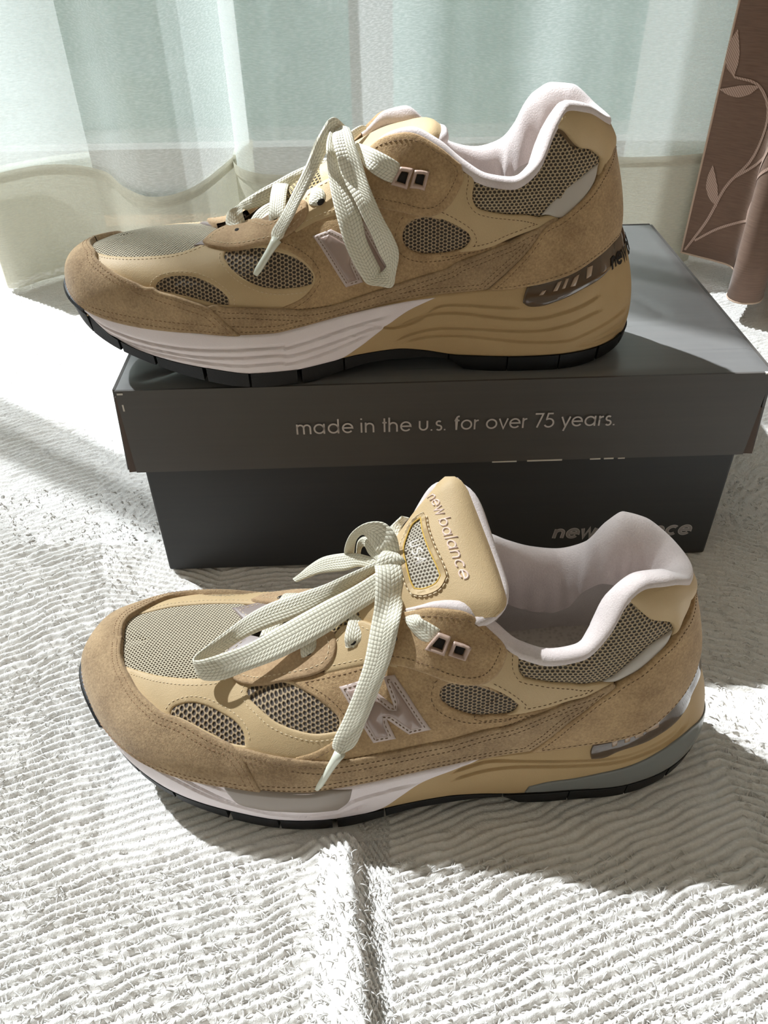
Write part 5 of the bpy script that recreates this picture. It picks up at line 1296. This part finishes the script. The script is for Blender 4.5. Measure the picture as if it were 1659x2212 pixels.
def brown_curtain(path, label, vines=True, n=420):
    o, P, s = cloth('brown_curtain', path, .020, 2.4, 'brown', nz=60, n=n)
    tag(o, label, 'curtain', None)
    so = o.modifiers.new('thickness', 'SOLIDIFY'); so.thickness = .0012; so.offset = 0
    my = P[:, 1].mean(); t = np.gradient(P, axis=0); t /= np.linalg.norm(t, axis=1)[:, None]
    nn = np.stack([t[:, 1], -t[:, 0]], 1)
    def on(q, z, h):
        x, y = np.interp(q, s, P[:, 0]), np.interp(q, s, P[:, 1]); f = min(max(z/1.3, 0), 1)
        a, b = np.interp(q, s, nn[:, 0]), np.interp(q, s, nn[:, 1]); return (x+a*h, my+(y-my)*(1-.35*f)+b*h, z)
    if not vines: return o
    bag = Bag(); UVs = []
    def rib(C, wd):
        C = catmull(np.column_stack([C, np.zeros(len(C))]), 26)[:, :2]; m = len(C); L, R = strip(C, .5)
        w = np.interp(np.linspace(0, 1, m), np.linspace(0, 1, len(wd)), wd)
        V = []
        for i in range(m):
            for k in (-1, 1):
                q = C[i]+(L[i]-C[i])*2*k*w[i]/2
                V.append(on(q[0], q[1], .0012)); UVs.append(tuple(q))
        bag.add(V, grid_faces(m, 2))
    def leaf(x, z, ang, L, w):
        a = math.radians(ang); d = np.array([math.cos(a), math.sin(a)]); p = np.array([-d[1], d[0]])
        rib([np.array([x, z])+d*L*k+p*L*.08*math.sin(math.pi*k) for k in (0, .25, .5, .75, 1)], (.0006, w*.8, w, w*.65, .0003))
    def motif(ox, oz, fl=1):
        X = lambda *p: [(ox+fl*x, oz+z) for x, z in p]
        rib(X((.0, .0), (.016, .035), (.026, .07), (.045, .10), (.05, .135), (.034, .16), (.008, .165)), (0.0022, 0.0029, 0.0029, 0.0029, 0.0029, 0.0025, 0.0018))
        rib(X((.008, .012), (.03, .03), (.06, .045), (.085, .05), (.10, .035)), (0.0022, 0.0025, 0.0025, 0.0022, 0.0014))
        rib(X((.03, .078), (.062, .105), (.092, .135), (.10, .175), (.084, .215), (.088, .25), (.10, .28)), (0.0022, 0.0029, 0.0029, 0.0029, 0.0029, 0.0025, .001))
        for x, z, a, L, w in ((.008, .165, 100, .038, 0.0135), (.05, .135, 20, 0.0375, 0.0102), (.022, .05, 110, 0.0400, 0.0119), (.06, .045, 60, .034, 0.0117), (.10, .035, -30, 0.0350, 0.0102), (.10, .175, 20, 0.0425, 0.0119), (.1, .28, 75, 0.0475, 0.0119), (.086, .23, 150, 0.0400, 0.0102), (.034, .16, 190, 0.0375, 0.0102), (.092, .135, -20, 0.0375, 0.0102)):
            leaf(ox+fl*x, oz+z, a if fl > 0 else 180-a, L, w)
    k = 0
    for q in np.arange(.004, s[-1]-.05, .12):
        for z in np.arange(.024+.09*(k % 2), 1.0, .30): motif(q, z, 1 if k % 2 == 0 else 1)
        k += 1
    bag.build('vine_pattern', 'vine', o, uv=np.array(UVs), kind='stuff')
    e = Bag(); zs = np.linspace(.02, 2.38, 60); V, fc = tube([on(.0006, z, 0) for z in zs], .0013, 6); e.add(V, fc); e.build('side_binding', 'brown_edge', o)
    e = Bag(); V, fc = tube([on(q, .0205, 0) for q in np.linspace(0, s[-1], 300)], .0011, 6); e.add(V, fc); e.build('bottom_binding', 'brown_edge', o)
    return o
brown_curtain([(.321, .831), (.335, .818), (.349, .805), (.360, .790), (.357, .765), (.343, .738), (.332, .719), (.334, .706), (.345, .701), (.360, .708), (.376, .745), (.392, .80), (.433, .82), (.458, .75), (.473, .70), (.493, .695), (.513, .74), (.533, .81), (.563, .81), (.593, .73), (.623, .72), (.653, .79), (.70, .80)], 'brown patterned curtain with pale leafy vines at the right edge')
LIGHT_SHEER = [(-.700, .80), (-.703, .85), (-.710, .86), (-.714, .80), (-.719, .79), (-.728, .84), (-.76, .85), (-.80, .82), (-.84, .81), (-.87, .84), (-.92, .86), (-.97, .82), (-1.02, .81), (-1.07, .85), (-1.13, .86), (-1.18, .82), (-1.24, .81), (-1.3, .85), (-1.37, .86), (-1.43, .82), (-1.5, .82), (-1.58, .86), (-1.68, .82), (-1.8, .84), (-1.95, .80), (-2.1, .84)]  # unseen left curtain, added and bunched to shape the sun on rug and shoes
o2, _, _ = cloth('sheer_curtain', LIGHT_SHEER, .004, 2.4, 'sheer', nz=40)
tag(o2, 'white sheer voile curtain out of view at the left, added to filter the sun', 'curtain')
cloth('hem', LIGHT_SHEER, .004, .114, 'sheer_hem', o2, nz=8, off=-.0022)

# ---------------------------------------------------------------- the shoes
build_shoe('right', (-.1685, .4229, .1325), -.0286, 'tan suede sneaker standing on top of the dark grey shoe box')
build_shoe('left', (-.1520, .2465, -.0015), -.006, 'tan suede sneaker standing on the rug in front of the shoe box, tall tongue')
